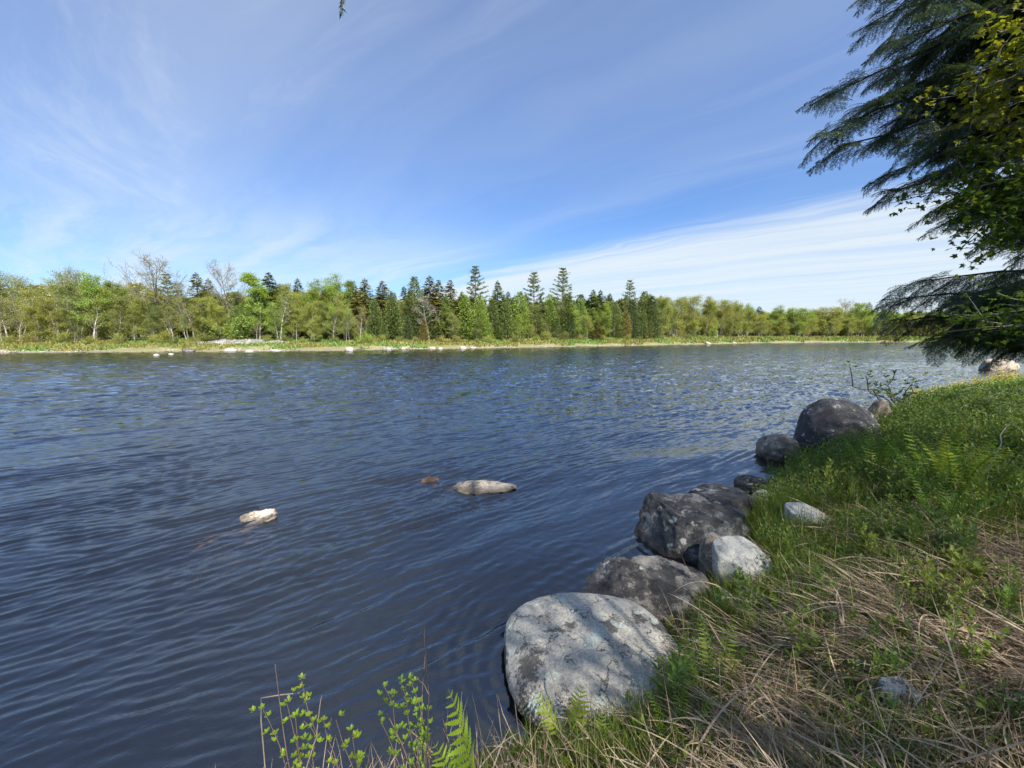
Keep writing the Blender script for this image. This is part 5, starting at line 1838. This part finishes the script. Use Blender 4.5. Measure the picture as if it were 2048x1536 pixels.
# dead leaves among the dry grass
n = 2600
P = scatter(rng, n, -1.0, 8, 1.1, 6, lambda x, y, d: rock_free(x, y) * (d > 0.1))
P[:, 2] += 0.02 + 0.02 * rng.random(n)
G = Geo()
G.leaves(P, rand_unit(rng, n) * [1, 1, 0.3], rand_unit(rng, n) * 0.5 + [0, 0, 1], rng.uniform(0.02, 0.06, n), rng.uniform(0.015, 0.035, n), (0.25 + 0.6 * rng.random((n, 1))) * np.array([[0.8, 0.62, 0.5]]), fold=0.15)
tag(link('dead_leaves', G.mesh('dead_leaves'), STRAW), 'brown dead leaves lying among the dry grass', 'leaves', kind='stuff')

# grass strip of the far bank
FGRASS = leaf_mat('far bank grass', (0.195, 0.22, 0.065), 0.4, use_obj=False)
n = 48000
pxs = rng.uniform(-120, 2150, n)
S0 = np.array([shore_at(a) for a in np.linspace(-150, 2200, 236)])
S0 = np.stack([np.interp(pxs, np.linspace(-150, 2200, 236), S0[:, i]) for i in (0, 1)], -1)
u = S0 / np.linalg.norm(S0, axis=1, keepdims=True)
back = rng.uniform(0.5, 15, n) * np.where(pxs > 1300, 1.6, 1)
P = S0 + u * back[:, None]
dd = line_dist(P[:, 0], P[:, 1], FAR)
keep_ = (dd > 0.5) & (dd < 13) & (fbm2(P[:, 0], P[:, 1], 0.25, 97, 3) > -0.85 + 0.85 * (dd < 2.4))
P = P[keep_]
n = len(P)
P = np.column_stack([P, far_h(P[:, 0], P[:, 1])])
G = Geo()
big = np.clip(P[:, 1] / 75, 0.8, 1.8)
tn = tints(rng, n, 0.3, 0.10) * np.where(fbm2(P[:, 0], P[:, 1], 0.18, 98, 2)[:, None] > 0.1, np.array([[0.8, 1.1, 0.8]]), np.array([[1.12, 0.98, 0.9]]))
G.leaves(P - [0, 0, 0.05], rand_unit(rng, n) * [0.6, 0.6, 0.2] + [0, 0, 0.9], rand_unit(rng, n) + [0, -0.8, 0.3], rng.uniform(0.25, 0.65, n) * big, rng.uniform(0.10, 0.28, n) * big, tn)
tag(link('bank_grass', G.mesh('bank_grass'), FGRASS), 'yellow green grass strip along the far shore below the trees', 'grass', kind='stuff')
# pebbles of the far waterline
n = 2600
pxs = rng.uniform(-100, 2100, n)
q = np.array([shore_at(a) for a in np.linspace(-150, 2200, 236)])
q = np.stack([np.interp(pxs, np.linspace(-150, 2200, 236), q[:, i]) for i in (0, 1)], -1)
q = q + q / np.linalg.norm(q, axis=1, keepdims=True) * rng.uniform(0.2, 2.0, (n, 1))
V, F = ICO[3]
V, F = rock_shape(3, (1, 1, 0.7), sub=3, rough=0.2)
from_s = rng.uniform(0.08, 0.30, n) * np.where(rng.random(n) < 0.08, 1.8, 1)
sel = np.nonzero(fbm2(q[:, 0], q[:, 1], 0.15, 99, 3) > 0.0)[0][:950]
import bmesh
bm = bmesh.new()
bmesh.ops.create_icosphere(bm, subdivisions=1, radius=0.5)
V1 = np.array([v.co[:] for v in bm.verts])
F1 = np.array([[v.index for v in f.verts] for f in bm.faces])
bm.free()
zz_ = far_h(q[sel, 0], q[sel, 1])
Vp = (V1[None] * (1 + 0.25 * rng.normal(size=(len(sel), len(V1), 1))) * from_s[sel][:, None, None] * np.array([1.3, 1.2, 0.7]) + np.column_stack([q[sel], zz_])[:, None]).reshape(-1, 3)
Fp = (F1[None] + (np.arange(len(sel)) * len(V1))[:, None, None]).reshape(-1, 3)
tag(link('gravel', mesh_from('gravel', Vp, [Fp], smooth=True), M_SHORE), 'pale pebbles strewn along the far waterline', 'gravel', kind='stuff')


# ------------------------------------------------------------------ the river
def wave_tile(seed, N, size, lmin, lmax, main, spread, slope):
    """periodic random wave field with crests along one direction; returns height with the given rms slope"""
    r = np.random.default_rng(seed)
    k1 = np.fft.fftfreq(N, size / N) * 2 * math.pi
    KX, KY = np.meshgrid(k1, k1)
    K = np.hypot(KX, KY) + 1e-9
    lam = 2 * math.pi / K
    amp = np.exp(-((np.log(lam) - math.log(math.sqrt(lmin * lmax))) / (0.5 * math.log(lmax / lmin))) ** 2) / K ** 1.6
    ang = np.arctan2(KY, KX) - main
    ang = (ang + math.pi / 2) % math.pi - math.pi / 2
    amp = amp * (np.exp(-(ang / spread) ** 2) + 0.05)
    H_ = np.fft.ifft2((r.normal(size=(N, N)) + 1j * r.normal(size=(N, N))) * amp).real
    gy, gx = np.gradient(H_, size / N)
    return H_ * slope / math.sqrt((gx ** 2 + gy ** 2).mean())


def sample(tile, size, X, Y):
    N = tile.shape[0]
    fx, fy = (X / size) % 1.0 * N, (Y / size) % 1.0 * N
    i, j = fx.astype(int), fy.astype(int)
    a, b = fx - i, fy - j
    i, j, i2, j2 = i % N, j % N, (i + 1) % N, (j + 1) % N
    return (tile[j, i] * (1 - a) + tile[j, i2] * a) * (1 - b) + (tile[j2, i] * (1 - a) + tile[j2, i2] * a) * b


CR = R(128)                                    # the crests lie along the current, this is across it
W1 = wave_tile(1, 1024, 17.0, 0.06, 0.24, CR, 0.38, 0.20)
W2 = wave_tile(2, 1024, 29.0, 0.28, 0.9, CR, 0.45, 0.055)
W3 = wave_tile(3, 512, 83.0, 1.2, 5.0, CR - 0.3, 0.8, 0.028)
xs = grid_axis(-900, 900, -6.0, 4.5, 0.024, 1.014)
ys = grid_axis(-30, 420, 1.35, 7.5, 0.021, 1.009)
X, Y = np.meshgrid(xs, ys)
wx = X + 0.35 * fbm2(X, Y, 0.25, 41, 3)
wy = Y + 0.35 * fbm2(X, Y, 0.25, 43, 3)
dist = np.hypot(X, Y)
W4 = wave_tile(4, 1024, 47.0, 0.45, 2.2, CR, 0.6, 0.085)
f1, f2, f3 = np.clip((26 - dist) / 14, 0, 1), np.clip((75 - dist) / 45, 0, 1), np.clip((260 - dist) / 150, 0, 1)
gust = np.clip(0.9 + 0.75 * fbm2(X, Y, 0.32, 45, 3), 0.25, 1.8)
dbank = np.maximum(line_dist(X, Y, NEAR), 0)
calm = 0.38 + 0.62 * np.clip((dbank - 0.3) / 3.2, 0, 1)
Z = (sample(W1, 17.0, wx, wy) * f1 * gust + sample(W2, 29.0, wx, wy) * f2 * (1 + 1.3 * np.clip((dist - 7) / 15, 0, 1)) * (0.7 + 0.3 * gust)) * calm + sample(W3, 83.0, X, Y) * f3 + sample(W4, 47.0, X, Y) * np.clip((dist - 6) / 14, 0, 1) * np.clip((170 - dist) / 80, 0, 1) * (0.9 + 0.35 * fbm2(X, Y, 0.09, 53, 3))
# water humps up against the stones and trails off behind them
RW = fbm2(X, Y, 1.3, 57, 3)
for (cx, cy, r0, L_, a_) in ((-3.4, 5.15, 0.28, 2.6, 0.05), (-0.4, 6.15, 0.42, 2.6, 0.045), (-1.35, 6.55, 0.3, 1.6, 0.03), (2.0, 4.1, 0.55, 0.9, 0.022), (1.15, 3.35, 0.4, 0.8, 0.022), (0.35, 2.75, 0.55, 0.7, 0.012), (5.2, 7.6, 0.5, 0.9, 0.02)):
    ex, ey = math.cos(R(38)), math.sin(R(38))
    al, ac = (X - cx) * ex + (Y - cy) * ey, -(X - cx) * ey + (Y - cy) * ex
    rr = np.hypot(X - cx, Y - cy) + 0.22 * RW
    ring = np.exp(-np.maximum(rr - r0, 0) / 0.45) * np.cos((rr - r0) * 2 * math.pi / 0.15) * 0.0055 * np.clip(0.6 + fbm2(X, Y, 1.7, 58, 2), 0, 1.4)
    wake = np.exp(-((np.abs(ac) - r0 * 0.8 - 0.16 * np.maximum(-al, 0)) / 0.16) ** 2) * np.exp(al / L_) * (al < 0)
    Z = Z + (ring + wake * np.cos(ac * 38) * 0.018 * (1 + 0.6 * fbm2(X, Y, 3.0, 47, 2))) * np.clip((12 - rr) / 6, 0, 1)
V = np.stack([X, Y, Z], -1).reshape(-1, 3)
nx = len(xs)
i = np.arange(len(ys) - 1)[:, None] * nx
j = np.arange(nx - 1)[None]
F = np.stack([i + j, i + j + 1, i + nx + j + 1, i + nx + j], -1).reshape(-1, 4)
chop = (np.clip((dist - 5) / 16, 0, 1) * (0.85 + 0.45 * fbm2(X, Y, 0.06, 49, 4))).reshape(-1)

WATER, t = new_mat('river water')
pos = t.node('ShaderNodeNewGeometry').outputs['Position']
nrm = t.node('ShaderNodeNewGeometry').outputs['Normal']
x, y, z = t.sep(pos)
ca, sa = math.cos(R(38)), math.sin(R(38))
al = t.math('ADD', t.math('MULTIPLY', x, ca), t.math('MULTIPLY', y, sa))
ac = t.math('SUBTRACT', t.math('MULTIPLY', y, ca), t.math('MULTIPLY', x, sa))
v1 = t.comb(t.math('MULTIPLY', al, 0.45), ac, 0.0)
# small ripples: steep facets on the open river, soft near the bank
n1 = t.noise(v1, 7.0, 3, 0.65, color=True)
n2 = t.noise(v1, 1.1, 3, 0.55, color=True)
chp = t.node('ShaderNodeAttribute', attribute_name='chop').outputs['Fac']
s1 = t.vmath('MULTIPLY', t.vmath('SUBTRACT', n1, (0.5, 0.5, 0.5)), (1.0, 1.5, 0.0))
s2 = t.vmath('MULTIPLY', t.vmath('SUBTRACT', n2, (0.5, 0.5, 0.5)), (0.8, 1.0, 0.0))
sl = t.vmath('ADD', t.vmath('SCALE', s1, scale=t.math('ADD', t.math('MULTIPLY', chp, 0.95), 0.06)), t.vmath('SCALE', s2, scale=t.math('MULTIPLY', chp, 0.28)))
fn = t.noise(v1, 26.0, 3, 0.6)
bumped = t.bump(fn, 0.35, 0.012)
nn = t.vmath('NORMALIZE', t.vmath('ADD', bumped, sl))
fr = t.node('ShaderNodeFresnel')
fr.inputs[0].default_value = 2.1
t.l.new(nn, fr.inputs['Normal'])
gl = t.node('ShaderNodeBsdfGlossy')
gl.inputs['Color'].default_value = (1, 1, 1, 1)
gl.inputs['Roughness'].default_value = 0.06
t.l.new(nn, gl.inputs['Normal'])
tp = t.node('ShaderNodeBsdfTransparent')
tp.inputs[0].default_value = (0.90, 0.90, 0.90, 1)
mx = t.node('ShaderNodeMixShader')
t.l.new(fr.outputs[0], mx.inputs[0])
df = t.node('ShaderNodeBsdfDiffuse')
df.inputs[0].default_value = (0.042, 0.066, 0.125, 1)
body = t.node('ShaderNodeMixShader')
body.inputs[0].default_value = 0.03
t.l.new(tp.outputs[0], body.inputs[1])
t.l.new(df.outputs[0], body.inputs[2])
t.l.new(body.outputs[0], mx.inputs[1])
t.l.new(gl.outputs[0], mx.inputs[2])
va = t.node('ShaderNodeVolumeAbsorption')
va.inputs['Color'].default_value = (0.45, 0.34, 0.24, 1)
va.inputs['Density'].default_value = 2.0
out(t, mx.outputs[0], va.outputs[0])
river = link('river', mesh_from('river', V, [F], smooth=True, extra={'chop': chop}), WATER)
tag(river, kind='structure')
